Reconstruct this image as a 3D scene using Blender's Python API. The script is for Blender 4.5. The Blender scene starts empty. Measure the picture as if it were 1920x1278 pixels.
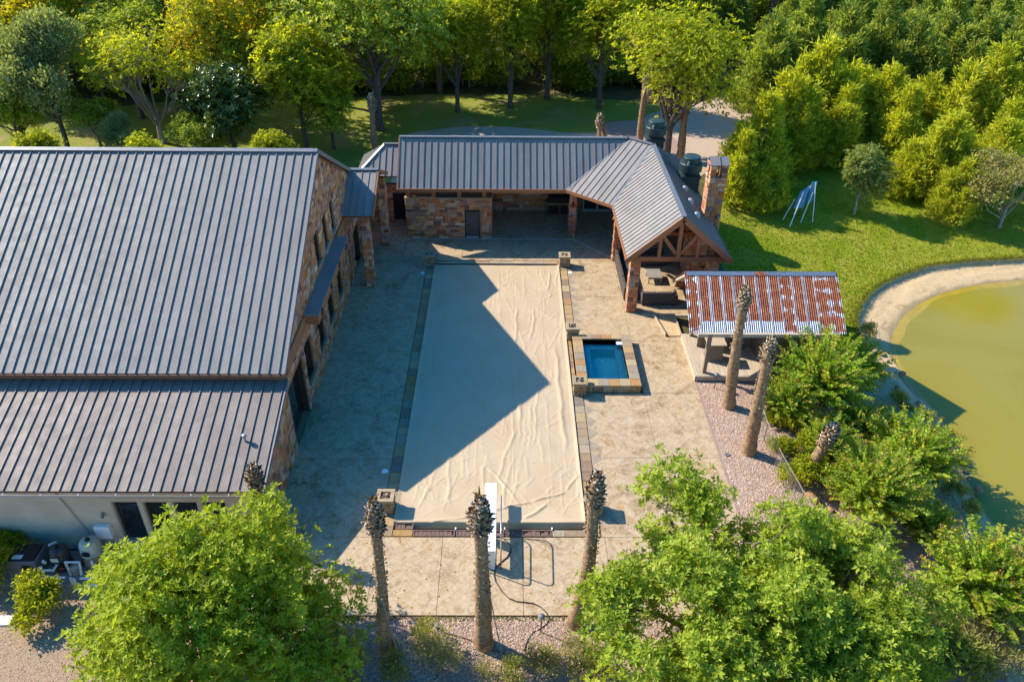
import bpy, math, random
import numpy as np
from mathutils import Vector, Matrix
R = math.radians
scene = bpy.context.scene
col = scene.collection

# ------------------------------------------------------------------ camera
CAM_H, PITCH, ROLL, YAW = 24.5, 33.8, 0.5, -0.5
cam = bpy.data.cameras.new('camera'); cam.lens = 28.0; cam.sensor_width = 36.0
cam.clip_start = 0.5; cam.clip_end = 600
camo = bpy.data.objects.new('camera', cam); col.objects.link(camo)
camM = Matrix.Rotation(R(YAW), 3, 'Z') @ Matrix.Rotation(R(90 - PITCH), 3, 'X') @ Matrix.Rotation(R(ROLL), 3, 'Z')
camo.matrix_world = Matrix.Translation((0, 0, CAM_H)) @ camM.to_4x4()
scene.camera = camo

# ------------------------------------------------------------------ world, sun, exposure
SUN = Vector((0.705, -0.332, -0.625)).normalized()
w = bpy.data.worlds.new('World'); scene.world = w; w.use_nodes = True
wn = w.node_tree
sky = wn.nodes.new('ShaderNodeTexSky'); sky.sky_type = 'NISHITA'; sky.sun_disc = False
sky.sun_elevation = math.asin(-SUN.z); sky.sun_rotation = math.atan2(-SUN.x, -SUN.y)
sky.altitude = 200; sky.air_density = 1.0; sky.dust_density = 0.6; sky.ozone_density = 2.0
bg = next(n for n in wn.nodes if n.type == 'BACKGROUND'); bg.inputs[1].default_value = 0.15
hs = wn.nodes.new('ShaderNodeHueSaturation'); hs.inputs['Saturation'].default_value = 1.5; wn.links.new(sky.outputs[0], hs.inputs['Color']); wn.links.new(hs.outputs[0], bg.inputs[0])
sl = bpy.data.lights.new('sun', 'SUN'); sl.energy = 4.1; sl.angle = R(0.53); sl.color = (1.0, 0.93, 0.82)
so = bpy.data.objects.new('sun', sl); col.objects.link(so)
so.rotation_euler = SUN.to_track_quat('-Z', 'Y').to_euler(); so.location = (-40, 30, 50)
vs = scene.view_settings; vs.view_transform = 'Standard'; vs.look = 'None'; vs.exposure = 1.0; vs.gamma = 1.0; vs.use_curve_mapping = False
cy = scene.cycles
cy.max_bounces = 7; cy.diffuse_bounces = 4; cy.glossy_bounces = 3; cy.transmission_bounces = 4; cy.transparent_max_bounces = 8
cy.caustics_reflective = False; cy.caustics_refractive = False

# ------------------------------------------------------------------ helpers
WO = {}
rng = random.Random(7)
nr = np.random.default_rng(11)

def tag(o, label=None, cat=None, group=None, kind=None):
    if label: o['label'] = label
    if cat: o['category'] = cat
    if group: o['group'] = group
    if kind: o['kind'] = kind
    return o

def link(o, parent=None, loc=(0, 0, 0)):
    col.objects.link(o)
    loc = Vector(loc)
    if parent is not None:
        o.parent = parent; o.location = loc - WO[parent]
    else:
        o.location = loc
    WO[o] = loc
    return o

def empty(name, loc, label, cat, group=None):
    o = bpy.data.objects.new(name, None); o.empty_display_size = 0.2
    link(o, None, loc)
    return tag(o, label, cat, group)

class MB:
    def __init__(s): s.v = []; s.f = []
    def add(s, vs, fs):
        k = len(s.v); s.v += [tuple(p) for p in vs]; s.f += [tuple(i + k for i in f) for f in fs]; return s
    def box(s, x0, x1, y0, y1, z0, z1):
        return s.add([(x0,y0,z0),(x1,y0,z0),(x1,y1,z0),(x0,y1,z0),(x0,y0,z1),(x1,y0,z1),(x1,y1,z1),(x0,y1,z1)],
                     [(0,3,2,1),(4,5,6,7),(0,1,5,4),(1,2,6,5),(2,3,7,6),(3,0,4,7)])
    def bbox(s, x0, x1, y0, y1, z0, z1, b=0.01):
        # box with chamfered top edges
        return s.add([(x0,y0,z0),(x1,y0,z0),(x1,y1,z0),(x0,y1,z0),(x0,y0,z1-b),(x1,y0,z1-b),(x1,y1,z1-b),(x0,y1,z1-b),
                      (x0+b,y0+b,z1),(x1-b,y0+b,z1),(x1-b,y1-b,z1),(x0+b,y1-b,z1)],
                     [(0,3,2,1),(8,9,10,11),(0,1,5,4),(1,2,6,5),(2,3,7,6),(3,0,4,7),(4,5,9,8),(5,6,10,9),(6,7,11,10),(7,4,8,11)])
    def bar(s, p, q, w, h, up=(0,0,1)):
        p, q = Vector(p), Vector(q); d = (q-p).normalized(); upv = Vector(up)
        side = d.cross(upv)
        if side.length < 1e-4: side = d.cross(Vector((0,1,0)))
        side.normalize(); u = side.cross(d).normalized()
        a, b = side*(w/2), u*(h/2)
        vs = [p-a-b, p+a-b, p+a+b, p-a+b, q-a-b, q+a-b, q+a+b, q-a+b]
        return s.add(vs, [(0,3,2,1)[::-1],(4,5,6,7)[::-1],(0,1,5,4)[::-1],(1,2,6,5)[::-1],(2,3,7,6)[::-1],(3,0,4,7)[::-1]][0:6])
    def tube(s, pts, rad, n=8, cap=True):
        pts = [Vector(p) for p in pts]
        if not hasattr(rad, '__len__'): rad = [rad]*len(pts)
        k0 = len(s.v); ref = None
        for i, p in enumerate(pts):
            d = (pts[min(i+1, len(pts)-1)] - pts[max(i-1, 0)])
            if d.length < 1e-6: d = Vector((0,0,1))
            d.normalize()
            if ref is None: ref = d.orthogonal().normalized()
            ref = (ref - d*ref.dot(d))
            ref = ref.normalized() if ref.length > 1e-5 else d.orthogonal().normalized()
            b = d.cross(ref)
            for j in range(n):
                a = 2*math.pi*j/n
                s.v.append(tuple(p + (ref*math.cos(a) + b*math.sin(a))*rad[i]))
        for i in range(len(pts)-1):
            for j in range(n):
                a = k0+i*n+j; b2 = k0+i*n+(j+1)%n
                s.f.append((a, b2, b2+n, a+n))
        if cap:
            s.f.append(tuple(k0+j for j in range(n))[::-1]); s.f.append(tuple(k0+(len(pts)-1)*n+j for j in range(n)))
        return s
    def lathe(s, c, prof, n=16):
        # prof: list of (r, z)
        k0 = len(s.v)
        for r, z in prof:
            for j in range(n):
                a = 2*math.pi*j/n; s.v.append((c[0]+r*math.cos(a), c[1]+r*math.sin(a), c[2]+z))
        for i in range(len(prof)-1):
            for j in range(n):
                a = k0+i*n+j; b = k0+i*n+(j+1)%n
                s.f.append((a, b, b+n, a+n))
        s.f.append(tuple(k0+(len(prof)-1)*n+j for j in range(n)))
        s.f.append(tuple(k0+j for j in range(n))[::-1])
        return s
    def prism(s, poly, thick):
        # poly: planar 3-D points (counter-clockwise seen from outside), thickness pushed inwards
        p = [Vector(a) for a in poly]; n = len(p)
        nm = Vector((0,0,0))
        for i in range(n): nm += (p[i]-p[0]).cross(p[(i+1)%n]-p[0])
        nm.normalize()
        vs = p + [a - nm*thick for a in p]
        fs = [tuple(range(n)), tuple(range(n, 2*n))[::-1]] + [(i, i+n, (i+1)%n+n, (i+1)%n) for i in range(n)]
        return s.add(vs, fs)
    def build(s, name, mat, parent=None, origin=None, smooth=False):
        if origin is None: origin = WO[parent] if parent is not None else (0,0,0)
        o = Vector(origin)
        me = bpy.data.meshes.new(name)
        me.from_pydata([(v[0]-o.x, v[1]-o.y, v[2]-o.z) for v in s.v], [], s.f)
        if smooth: me.polygons.foreach_set('use_smooth', [True]*len(me.polygons))
        me.materials.append(mat); me.update()
        ob = bpy.data.objects.new(name, me)
        return link(ob, parent, o)

def np_mesh(name, V, F, mat, rnd=None, smooth=False, mats=None, midx=None):
    """V (n,3), F (m,k) -> mesh; rnd: per-face float attribute"""
    me = bpy.data.meshes.new(name)
    V = np.asarray(V, np.float32); F = np.asarray(F, np.int32); m, k = F.shape
    me.vertices.add(len(V)); me.vertices.foreach_set('co', V.ravel())
    me.loops.add(m*k); me.loops.foreach_set('vertex_index', F.ravel())
    me.polygons.add(m); me.polygons.foreach_set('loop_start', np.arange(0, m*k, k, dtype=np.int32))
    try: me.polygons.foreach_set('loop_total', np.full(m, k, np.int32))
    except Exception: pass
    if smooth: me.polygons.foreach_set('use_smooth', np.ones(m, bool))
    for q in (mats or [mat]): me.materials.append(q)
    if midx is not None: me.polygons.foreach_set('material_index', np.asarray(midx, np.int32))
    if rnd is not None:
        at = me.attributes.new('rnd', 'FLOAT', 'FACE'); at.data.foreach_set('value', np.asarray(rnd, np.float32))
    me.update(calc_edges=True); me.validate()
    return me

def np_obj(name, V, F, mat, parent=None, origin=(0,0,0), **kw):
    o = np.asarray(origin, float)
    return link(bpy.data.objects.new(name, np_mesh(name, np.asarray(V, float) - o, F, mat, **kw)), parent, tuple(o))

def copy_tree(src, loc, rz=0.0, sc=1.0, label=None, group=None, name=None):
    c = src.copy(); col.objects.link(c); c.location = loc; c.rotation_euler = (0, 0, rz)
    c.scale = (sc, sc, sc) if not hasattr(sc, '__len__') else sc
    if label: c['label'] = label
    if group: c['group'] = group
    for ch in src.children:
        d = ch.copy(); col.objects.link(d); d.parent = c
        for g in ch.children:
            e = g.copy(); col.objects.link(e); e.parent = d
    return c

def sm(t):
    t = np.clip(t, 0, 1); return t*t*(3-2*t)

def ground_z(x, y):
    return (-1.4*sm((-9.9-x)/2.6)*sm((24.5-y)/1.5) - 1.3*sm((x-11)/9)*(1-sm((y-46)/12))
            - .4*sm((18.4-y)/8) - .08*sm((18.62-y)/.02)*sm((x+10.4)/.6))

def at(px, py, z=0.0):
    """point at height z that the photograph shows at pixel (px, py)"""
    d = camM @ Vector(((px-960)/1493., -(py-639)/1493., -1.0)); t = (z-CAM_H)/d.z
    return Vector((0,0,CAM_H)) + d*t

def on_ground(px, py, off=0.0):
    z = 0.0
    for _ in range(10):
        p = at(px, py, z); z = float(ground_z(p.x, p.y)) + off
    return at(px, py, z)

# ------------------------------------------------------------------ materials
class Mat:
    def __init__(s, name, rough=.6, metal=0., spec=.4, color=(.5,.5,.5)):
        s.m = bpy.data.materials.new(name); s.m.use_nodes = True; s.nt = s.m.node_tree
        s.b = next(n for n in s.nt.nodes if n.type == 'BSDF_PRINCIPLED')
        s.b.inputs['Roughness'].default_value = rough; s.b.inputs['Metallic'].default_value = metal
        s.b.inputs['Specular IOR Level'].default_value = spec
        s.b.inputs['Base Color'].default_value = (*color, 1)
        s.pos = None
    def n(s, t, **kw):
        x = s.nt.nodes.new('ShaderNode'+t)
        for k, v in kw.items(): setattr(x, k, v)
        return x
    def l(s, a, b): s.nt.links.new(a, b)
    def P(s, scale=None):
        if s.pos is None: s.pos = s.n('NewGeometry').outputs['Position']
        if scale is None: return s.pos
        mp = s.n('Mapping'); mp.inputs['Scale'].default_value = scale; s.l(s.pos, mp.inputs[0]); return mp.outputs[0]
    def O(s, scale=None, rot=None):
        o = s.n('TexCoord').outputs['Object']
        if scale is None and rot is None: return o
        mp = s.n('Mapping'); mp.inputs['Scale'].default_value = scale or (1,1,1)
        if rot: mp.inputs['Rotation'].default_value = rot
        s.l(o, mp.inputs[0]); return mp.outputs[0]
    def noise(s, sc, det=4, vec=None, rough=.55, dist=0.):
        x = s.n('TexNoise'); x.inputs['Scale'].default_value = sc; x.inputs['Detail'].default_value = det
        x.inputs['Roughness'].default_value = rough; x.inputs['Distortion'].default_value = dist
        s.l(vec if vec is not None else s.P(), x.inputs['Vector']); return x.outputs['Fac']
    def vor(s, sc, vec=None, feat='F1', out='Distance'):
        x = s.n('TexVoronoi'); x.feature = feat; x.inputs['Scale'].default_value = sc
        s.l(vec if vec is not None else s.P(), x.inputs['Vector']); return x.outputs[out]
    def ramp(s, fac, stops, interp='LINEAR'):
        r = s.n('ValToRGB'); e = r.color_ramp.elements; r.color_ramp.interpolation = interp
        while len(e) < len(stops): e.new(.5)
        for i, (p, c) in enumerate(stops):
            e[i].position = p; e[i].color = (*c, 1) if len(c) == 3 else c
        s.l(fac, r.inputs[0]); return r.outputs[0]
    def val(s, fac, a, b, lo=0., hi=1.):
        m = s.n('MapRange'); m.inputs[1].default_value = a; m.inputs[2].default_value = b
        m.inputs[3].default_value = lo; m.inputs[4].default_value = hi; s.l(fac, m.inputs[0]); return m.outputs[0]
    def mix(s, fac, a, b, mode='MIX'):
        m = s.n('Mix'); m.data_type = 'RGBA'; m.blend_type = mode
        def put(i, v):
            if isinstance(v, (int, float)): m.inputs[i].default_value = v
            elif isinstance(v, tuple): m.inputs[i].default_value = (*v, 1)
            else: s.l(v, m.inputs[i])
        put(0, fac); put(6, a); put(7, b); return m.outputs[2]
    def math(s, op, a, b=None):
        m = s.n('Math'); m.operation = op
        for i, v in enumerate((a, b)):
            if v is None: continue
            if isinstance(v, (int, float)): m.inputs[i].default_value = v
            else: s.l(v, m.inputs[i])
        return m.outputs[0]
    def rnd(s):
        a = s.n('Attribute'); a.attribute_name = 'rnd'
        return s.math('FRACT', s.math('ADD', s.n('ObjectInfo').outputs['Random'], a.outputs['Fac']))
    def col(s, c): s.l(c, s.b.inputs['Base Color']); return s
    def bump(s, h, strength=.4, dist=.02):
        b = s.n('Bump'); b.inputs['Strength'].default_value = strength; b.inputs['Distance'].default_value = dist
        s.l(h, b.inputs['Height']); s.l(b.outputs[0], s.b.inputs['Normal']); return s
    def rough(s, f): s.l(f, s.b.inputs['Roughness']); return s

def stone_mat(name, pal, dark=.55):
    m = Mat(name, .85, spec=.12)
    n = len(pal); r = m.rnd()
    c = m.ramp(r, [(i/(n-1), p) for i, p in enumerate(pal)])
    k = m.noise(9, 5); c = m.mix(m.val(k, .35, .75), m.mix(1., c, (dark, dark*.95, dark*.9), 'MULTIPLY'), c)
    k2 = m.noise(2.3, 3); c = m.mix(m.val(k2, .55, .75, 0, .25), c, (.55, .28, .12))
    m.col(c); m.bump(m.noise(22, 5), .5, .02); return m.m

def plain(name, color, rough=.6, metal=0., spec=.4, var=.25, sc=3., bump=.0):
    m = Mat(name, rough, metal, spec, color)
    d = tuple(x*(1-var) for x in color); u = tuple(min(1, x*(1+var*.6)) for x in color)
    m.col(m.ramp(m.noise(sc, 5), [(.3, d), (.7, u)]))
    if bump: m.bump(m.noise(sc*6, 4), bump, .01)
    return m.m

def roof_mat(name, c, rough=.42):
    m = Mat(name, rough, .22, .4, c)
    o = m.O()
    s = m.noise(1.0, 4, m.P((1.2, .35, .35)))
    c2 = m.mix(m.val(s, .3, .7), tuple(x*.86 for x in c), tuple(x*1.12 for x in c))
    j = m.n('ObjectInfo').outputs['Random']; c2 = m.mix(m.val(j, 0, 1, 0, .16), c2, (.5*c[0], .5*c[1], .5*c[2]))
    f = m.noise(14, 3); st = m.noise(1.0, 6, m.P((5., .25, .25)), .7); c2 = m.mix(m.val(st, .5, .75, 0, .35), c2, tuple(x*.68 for x in c)); m.col(m.mix(m.val(f, .55, .8, 0, .12), c2, (.42, .40, .37)))
    wv = m.n('TexWave'); wv.wave_type = 'BANDS'; wv.bands_direction = 'X'; wv.inputs['Scale'].default_value = 3.6
    m.l(o, wv.inputs['Vector'])
    m.bump(wv.outputs['Fac'], .14, .012)
    m.rough(m.val(m.noise(2.2, 4), .3, .7, rough-.05, rough+.1)); return m.m

def wood_mat(name, c, rough=.65, axis='Y', k=1.):
    m = Mat(name, rough, spec=.25)
    sc = {'X': (.6, 14, 14), 'Y': (14, .6, 14), 'Z': (14, 14, .6)}[axis]
    g = m.noise(1.6, 6, m.P(sc), .6, .4); r = m.rnd()
    d = tuple(x*.55 for x in c); u = tuple(min(1, x*1.25) for x in c)
    cc = m.ramp(g, [(.25, d), (.5, c), (.8, u)])
    cc = m.mix(m.val(r, 0, 1, 0, .45*k), cc, tuple(x*.5 for x in c))
    m.col(cc); m.bump(g, .4, .01); return m.m

def leaf_mat(name, pal, trans=.38, rough=.5, spec=.35, hue=.12):
    m = Mat(name, rough+.08, spec=spec*.45)
    a = m.n('Attribute'); a.attribute_name = 'rnd'
    n = len(pal); c = m.ramp(a.outputs['Fac'], [(i/(n-1), p) for i, p in enumerate(pal)])
    oi = m.n('ObjectInfo').outputs['Random']
    c = m.mix(m.val(oi, 0, 1, 0, hue), c, (.26, .22, .03))
    m.col(c)
    t = m.n('BsdfTranslucent'); m.l(m.mix(1., c, (1.7, 1.6, .5), 'MULTIPLY'), t.inputs[0])
    mx = m.n('MixShader'); mx.inputs[0].default_value = trans
    out = next(x for x in m.nt.nodes if x.type == 'OUTPUT_MATERIAL')
    m.l(m.b.outputs[0], mx.inputs[1]); m.l(t.outputs[0], mx.inputs[2]); m.l(mx.outputs[0], out.inputs[0])
    return m.m

K = {}
K['roof_light'] = roof_mat('bronze_metal_roofing', (.235, .217, .197), .62)
K['roof_dark'] = roof_mat('dark_bronze_metal_roofing', (.25, .225, .20), .55)
K['trim_metal'] = plain('roof_trim_metal', (.24, .235, .23), .45, .5, var=.12)
PAL = [(.44,.13,.045),(.62,.235,.085),(.70,.34,.13),(.26,.10,.065),(.64,.42,.28),(.54,.17,.06),(.76,.50,.30),(.36,.19,.14),(.64,.22,.075),(.50,.36,.30),(.17,.09,.08),(.60,.29,.12)]
K['stone'] = stone_mat('rust_brown_ledge_stone', PAL, .78)
K['mortar'] = plain('mortar', (.30,.17,.085), .9, var=.4, sc=8, bump=.4)
K['coping'] = stone_mat('ochre_flagstone', [(.40,.24,.09),(.48,.33,.16),(.27,.19,.13),(.50,.38,.20),(.34,.30,.22),(.46,.25,.09),(.24,.20,.18),(.52,.40,.24)], .75)
K['cap'] = stone_mat('cap_stone', [(.42,.32,.19),(.46,.36,.22),(.38,.30,.18)], .75)
K['cedar'] = wood_mat('stained_cedar', (.36,.145,.06), .6, 'X', .5)
K['cedar_dark'] = plain('dark_cedar_fascia', (.17,.075,.045), .6, var=.3)
K['weather'] = wood_mat('weathered_timber', (.50,.40,.28), .8, 'Y', .8)
K['weatherX'] = wood_mat('weathered_timber_across', (.48,.38,.27), .8, 'X', .8)
K['weatherZ'] = wood_mat('weathered_timber_upright', (.24,.18,.125), .85, 'Z', 1.)
K['stucco'] = plain('beige_stucco', (.56,.44,.33), .9, var=.12, sc=1.2, bump=.25)
K['glass'] = Mat('dark_window_glass', .04, spec=.9, color=(.012,.016,.018)).m
K['frame'] = plain('brown_window_frame', (.06,.036,.026), .5, var=.2)
K['beige_frame'] = plain('beige_window_frame', (.42,.37,.31), .6, var=.1)
K['door'] = plain('dark_grey_door_paint', (.07,.065,.062), .45, var=.15)
K['black'] = plain('black_metal', (.018,.018,.02), .45, .3, var=.2)
K['steel'] = Mat('stainless_steel', .22, 1., color=(.62,.63,.65)).m
K['white'] = plain('white_paint', (.80,.80,.79), .4, var=.04)
K['pvc'] = plain('white_pvc', (.72,.72,.70), .35, var=.08)
K['rubber'] = plain('dark_brown_hose', (.045,.03,.024), .5, var=.2)
K['green_fan'] = plain('dark_green_fan_housing', (.035,.062,.058), .4, .2, var=.2)
K['galv'] = plain('galvanised_metal', (.36,.37,.38), .55, .4, var=.15)
K['wicker'] = plain('grey_brown_wicker', (.075,.06,.05), .75, var=.3, sc=20, bump=.5)
K['cushion'] = plain('charcoal_cushion', (.05,.052,.056), .9, var=.2)
K['table'] = plain('taupe_table_paint', (.26,.24,.20), .5, var=.12)
K['terracotta'] = plain('brown_plastic_grille', (.17,.10,.075), .7, var=.25, sc=6)
K['grey_box'] = plain('grey_enamel', (.17,.175,.18), .5, var=.15)
K['tank_dark'] = plain('dark_brown_fibreglass', (.06,.045,.038), .35, var=.15)
K['tank_light'] = plain('putty_fibreglass', (.50,.45,.35), .4, var=.1)
K['blue'] = plain('blue_plastic_sheet', (.03,.22,.42), .35, var=.15)
K['sticker'] = plain('white_sticker', (.75,.74,.7), .5, var=.05)
K['red'] = plain('pink_red_tag', (.55,.08,.10), .5, var=.05)

# deck concrete
m = Mat('stamped_tan_concrete', .62, spec=.35)
a = m.noise(.55, 6, None, .6, 1.2); b_ = m.noise(3.2, 6, None, .65, 1.5); c_ = m.noise(13, 4)
cc = m.ramp(a, [(.32,(0.218,0.119,0.046)), (.43,(0.346,0.228,0.114)), (.53,(0.446,0.324,0.190)), (.66,(0.392,0.236,0.093))])
cc = m.mix(m.val(b_, .42, .6, 0, .7), cc, (0.518,0.405,0.257))
cc = m.mix(m.val(c_, .50, .66, 0, .32), cc, (0.218,0.134,0.068)); d_ = m.noise(1.4, 7, None, .75, 2.5); cc = m.mix(m.val(d_, .52, .64, 0, .6), cc, (0.228,0.134,0.059)); e_ = m.noise(.9, 6, m.P((1,1,1)), .7, 3.); cc = m.mix(m.val(e_, .55, .68, 0, .5), cc, (0.546,0.436,0.287))
sx = m.n('SeparateXYZ'); m.l(m.P(), sx.inputs[0])
def diag(sign):
    t = m.math('ADD', sx.outputs[0], m.math('MULTIPLY', sx.outputs[1], sign))
    f = m.math('ABSOLUTE', m.math('SUBTRACT', m.math('FRACT', m.math('DIVIDE', t, 1.72)), .5))
    return m.math('LESS_THAN', f, .007)
ln = m.math('MAXIMUM', diag(1.), diag(-1.))
cc = m.mix(m.math('MULTIPLY', ln, .45), cc, (0.182,0.124,0.085))
m.col(cc); m.bump(m.math('SUBTRACT', m.math('ADD', m.vor(5., None, 'DISTANCE_TO_EDGE'), m.math('MULTIPLY', b_, .8)), m.math('MULTIPLY', ln, .4)), .5, .015); m.rough(m.val(a, .3, .7, .5, .72)); K['deck'] = m.m
m = Mat('deck_stain', .6); m.col(m.ramp(m.noise(3, 5), [(.3,(.25,.185,.125)),(.7,(.37,.285,.195))])); K['stain'] = m.m

# pool cover
m = Mat('tan_vinyl_cover', .48, spec=.35)
a = m.noise(.5, 5, None, .6, .8); b_ = m.noise(4, 4)
cc = m.ramp(a, [(.3,(0.475,0.345,0.202)),(.7,(0.532,0.400,0.245))]); cc = m.mix(m.val(b_, .6, .8, 0, .3), cc, (0.456,0.322,0.189))
sp = m.vor(1.6, None); cc = m.mix(m.math('LESS_THAN', sp, .04), cc, (0.314,0.202,0.103))
st = m.noise(.9, 5, m.P((1.6,.35,1)), .6, .5); cc = m.mix(m.val(st, .58, .72, 0, .25), cc, (0.399,0.276,0.155)); m.col(cc); m.bump(m.noise(30, 3), .12, .01); K['cover'] = m.m

# ground covers
def soil(name, pal, sc1, sc2, bump=.6, dist=.04, dk=.5):
    m = Mat(name, .92, spec=.15); a = m.noise(sc1, 6, None, .65, .6); b = m.noise(sc2, 5, None, .7)
    n = len(pal); c = m.ramp(a, [(.25+.5*i/(n-1), p) for i, p in enumerate(pal)])
    c = m.mix(m.val(b, .35, .7, 0, .6), c, tuple(x*dk for x in pal[0])); m.col(c); m.bump(b, bump, dist); return m.m
K['lawn'] = soil('mown_lawn', [(.19,.25,.010),(.25,.30,.010),(.36,.34,.035),(.24,.295,.010),(.30,.325,.012),(.42,.36,.07)], .22, 24, .9, .06, .6)
K['lawn_back'] = soil('patchy_lawn', [(.40,.28,.14),(.34,.26,.09),(.19,.235,.012),(.22,.265,.014),(.36,.27,.10),(.42,.30,.15)], .12, 20, .9, .06, .6)
K['forest'] = soil('leaf_litter', [(.10,.07,.035),(.16,.115,.055),(.07,.085,.02),(.20,.145,.075)], .35, 9, 1., .08)
K['sand'] = soil('sandy_pond_bank', [(.46,.31,.155),(.60,.44,.25),(.52,.36,.185)], .6, 7, .6, .05, .8)
K['drive'] = soil('pink_tan_driveway', [(.40,.29,.205),(.48,.36,.26),(.44,.32,.23)], .4, 16, .25, .02, .8)
K['gravel_base'] = soil('pink_gravel_bed', [(.34,.22,.175),(.42,.29,.23),(.30,.20,.165)], 2.2, 30, 1., .04)
K['gravel_tan'] = soil('tan_gravel_bed', [(.37,.26,.16),(.46,.33,.21),(.33,.225,.14)], 2.2, 30, 1., .04)
K['pebble'] = stone_mat('pink_river_pebbles', [(0.534,0.368,0.256),(0.386,0.239,0.168),(0.644,0.506,0.368),(0.304,0.202,0.152),(0.570,0.368,0.240),(0.460,0.377,0.296),(0.681,0.570,0.424)], .8)
K['pebble_tan'] = stone_mat('tan_pebbles', [(.50,.35,.22),(.40,.26,.15),(.60,.45,.31),(.34,.22,.13),(.55,.40,.26)], .8)
K['rock'] = stone_mat('orange_tan_boulder', [(.34,.19,.11),(.42,.28,.18),(.30,.22,.16),(.46,.25,.12)], .7)
K['rock_dark'] = stone_mat('dark_grey_boulder', [(.11,.095,.085),(.17,.145,.125),(.085,.075,.07),(.21,.17,.14)], .7)

# pond water: murky, opaque
m = Mat('murky_olive_water', .12, spec=.32)
a = m.noise(.085, 4, None, .55, 1.5)
m.col(m.ramp(a, [(.3,(.235,.19,.016)),(.5,(.26,.215,.026)),(.7,(.255,.195,.010))]))
m.bump(m.noise(1.6, 5), .08, .03); K['pond'] = m.m
m = Mat('sandy_shore', .9, spec=.2); a = m.noise(.9, 6, None, .65, .8); b = m.noise(9, 5, None, .7)
c = m.ramp(a, [(.3,(.46,.30,.14)),(.5,(.62,.44,.235)),(.68,(.54,.37,.19))]); c = m.mix(m.val(b, .4, .7, 0, .5), c, (.40,.28,.155))
s = m.n('SeparateXYZ'); m.l(m.P(), s.inputs[0]); wet = m.math('ADD', s.outputs[2], m.math('MULTIPLY', m.math('SUBTRACT', a, .5), .25))
c = m.mix(m.val(wet, -1.72, -1.66, .7, 0.), c, (.26,.19,.09)); c = m.mix(m.math('LESS_THAN', m.vor(2.6), .05), c, (.16,.11,.07)); m.col(c); m.bump(b, .8, .06); K['shore'] = m.m
m = Mat('shallow_yellow_water', .15, spec=.4); m.col(m.ramp(m.noise(1.5, 4), [(.3,(.32,.215,.02)),(.7,(.38,.265,.035))])); K['shallow'] = m.m
# spa water: tinted clear surface
m = Mat('clear_blue_spa_water', .03, spec=.5)
tr = m.n('BsdfTransparent'); tr.inputs[0].default_value = (.56,.93,.90,1); gl = m.n('BsdfGlossy'); gl.inputs['Roughness'].default_value = .03; gl.inputs['Color'].default_value = (.6,.6,.6,1)
fr = m.n('Fresnel'); fr.inputs[0].default_value = 1.33; bp = m.n('Bump'); bp.inputs['Strength'].default_value = .25; bp.inputs['Distance'].default_value = .03
m.l(m.noise(9, 3), bp.inputs['Height']); m.l(bp.outputs[0], gl.inputs['Normal']); m.l(bp.outputs[0], fr.inputs['Normal'])
mx = m.n('MixShader'); m.l(fr.outputs[0], mx.inputs[0]); m.l(tr.outputs[0], mx.inputs[1]); m.l(gl.outputs[0], mx.inputs[2])
m.l(mx.outputs[0], next(x for x in m.nt.nodes if x.type == 'OUTPUT_MATERIAL').inputs[0]); K['spa_water'] = m.m
m = Mat('blue_pebble_plaster', .6); v = m.vor(16); m.col(m.ramp(v, [(0,(.95,.98,.92)),(.3,(.52,.84,.80)),(.8,(.34,.74,.72))])); K['spa_plaster'] = m.m
K['lamp_metal'] = plain('dull_lamp_metal', (.16,.155,.15), .6, .2, var=.2)

def rust_mat(name, blotch):
    m = Mat(name, .6, .0, .4)
    o = m.O(); s = m.n('SeparateXYZ'); m.l(o, s.inputs[0])
    e = m.math('ABSOLUTE', s.outputs[0])                       # 0 centre .. .33 edge
    wob = m.noise(2.4, 4, m.P()); wob2 = m.noise(9, 4, m.P())
    edge = m.math('ADD', e, m.math('MULTIPLY', m.math('SUBTRACT', wob, .5), .10))
    inner = m.val(edge, .245, .205)
    low = m.val(m.math('ADD', s.outputs[1], m.math('MULTIPLY', m.math('SUBTRACT', wob, .5), .25)), .62, .70)
    mask = m.math('MULTIPLY', inner, low)
    if blotch:
        lowf = m.noise(1.7, 3, m.P((1.3,1.0,1.0)), .5, .8); bl = m.n('Math'); bl.operation = 'SINE'; m.l(m.math('ADD', m.math('MULTIPLY', s.outputs[1], 9.5), m.math('MULTIPLY', m.n('ObjectInfo').outputs['Random'], 6.)), bl.inputs[0])
        k = m.math('SUBTRACT', m.math('ADD', m.math('MULTIPLY', bl.outputs[0], .3), m.math('ADD', .72, m.math('MULTIPLY', m.math('SUBTRACT', lowf, .5), 2.2))), m.math('MULTIPLY', e, 2.0))
        k = m.math('ADD', k, m.math('MULTIPLY', m.math('SUBTRACT', wob2, .5), 1.6))
        mask = m.math('MULTIPLY', m.val(k, 0., .18), m.val(m.math('ADD', s.outputs[1], wob), .5, .6))
    rc = m.ramp(m.math('ADD', m.math('MULTIPLY', wob2, .6), m.math('MULTIPLY', wob, .4)), [(.3,(.17,.045,.022)),(.48,(.29,.08,.035)),(.6,(.42,.15,.06)),(.72,(.50,.25,.11))])
    gc = m.ramp(m.noise(5, 4, m.P((4,.5,1))), [(.3,(.22,.24,.27)),(.7,(.40,.42,.45))])
    m.col(m.mix(mask, gc, rc)); m.l(m.math('MULTIPLY', m.math('SUBTRACT', 1., mask), .55), m.b.inputs['Metallic'])
    m.rough(m.val(mask, 0, 1, .42, .85)); m.bump(wob2, .15, .01); return m.m
K['rust'] = rust_mat('rusted_corrugated_iron', False); K['rust_b'] = rust_mat('blotchy_rusted_corrugated_iron', True)

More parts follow.
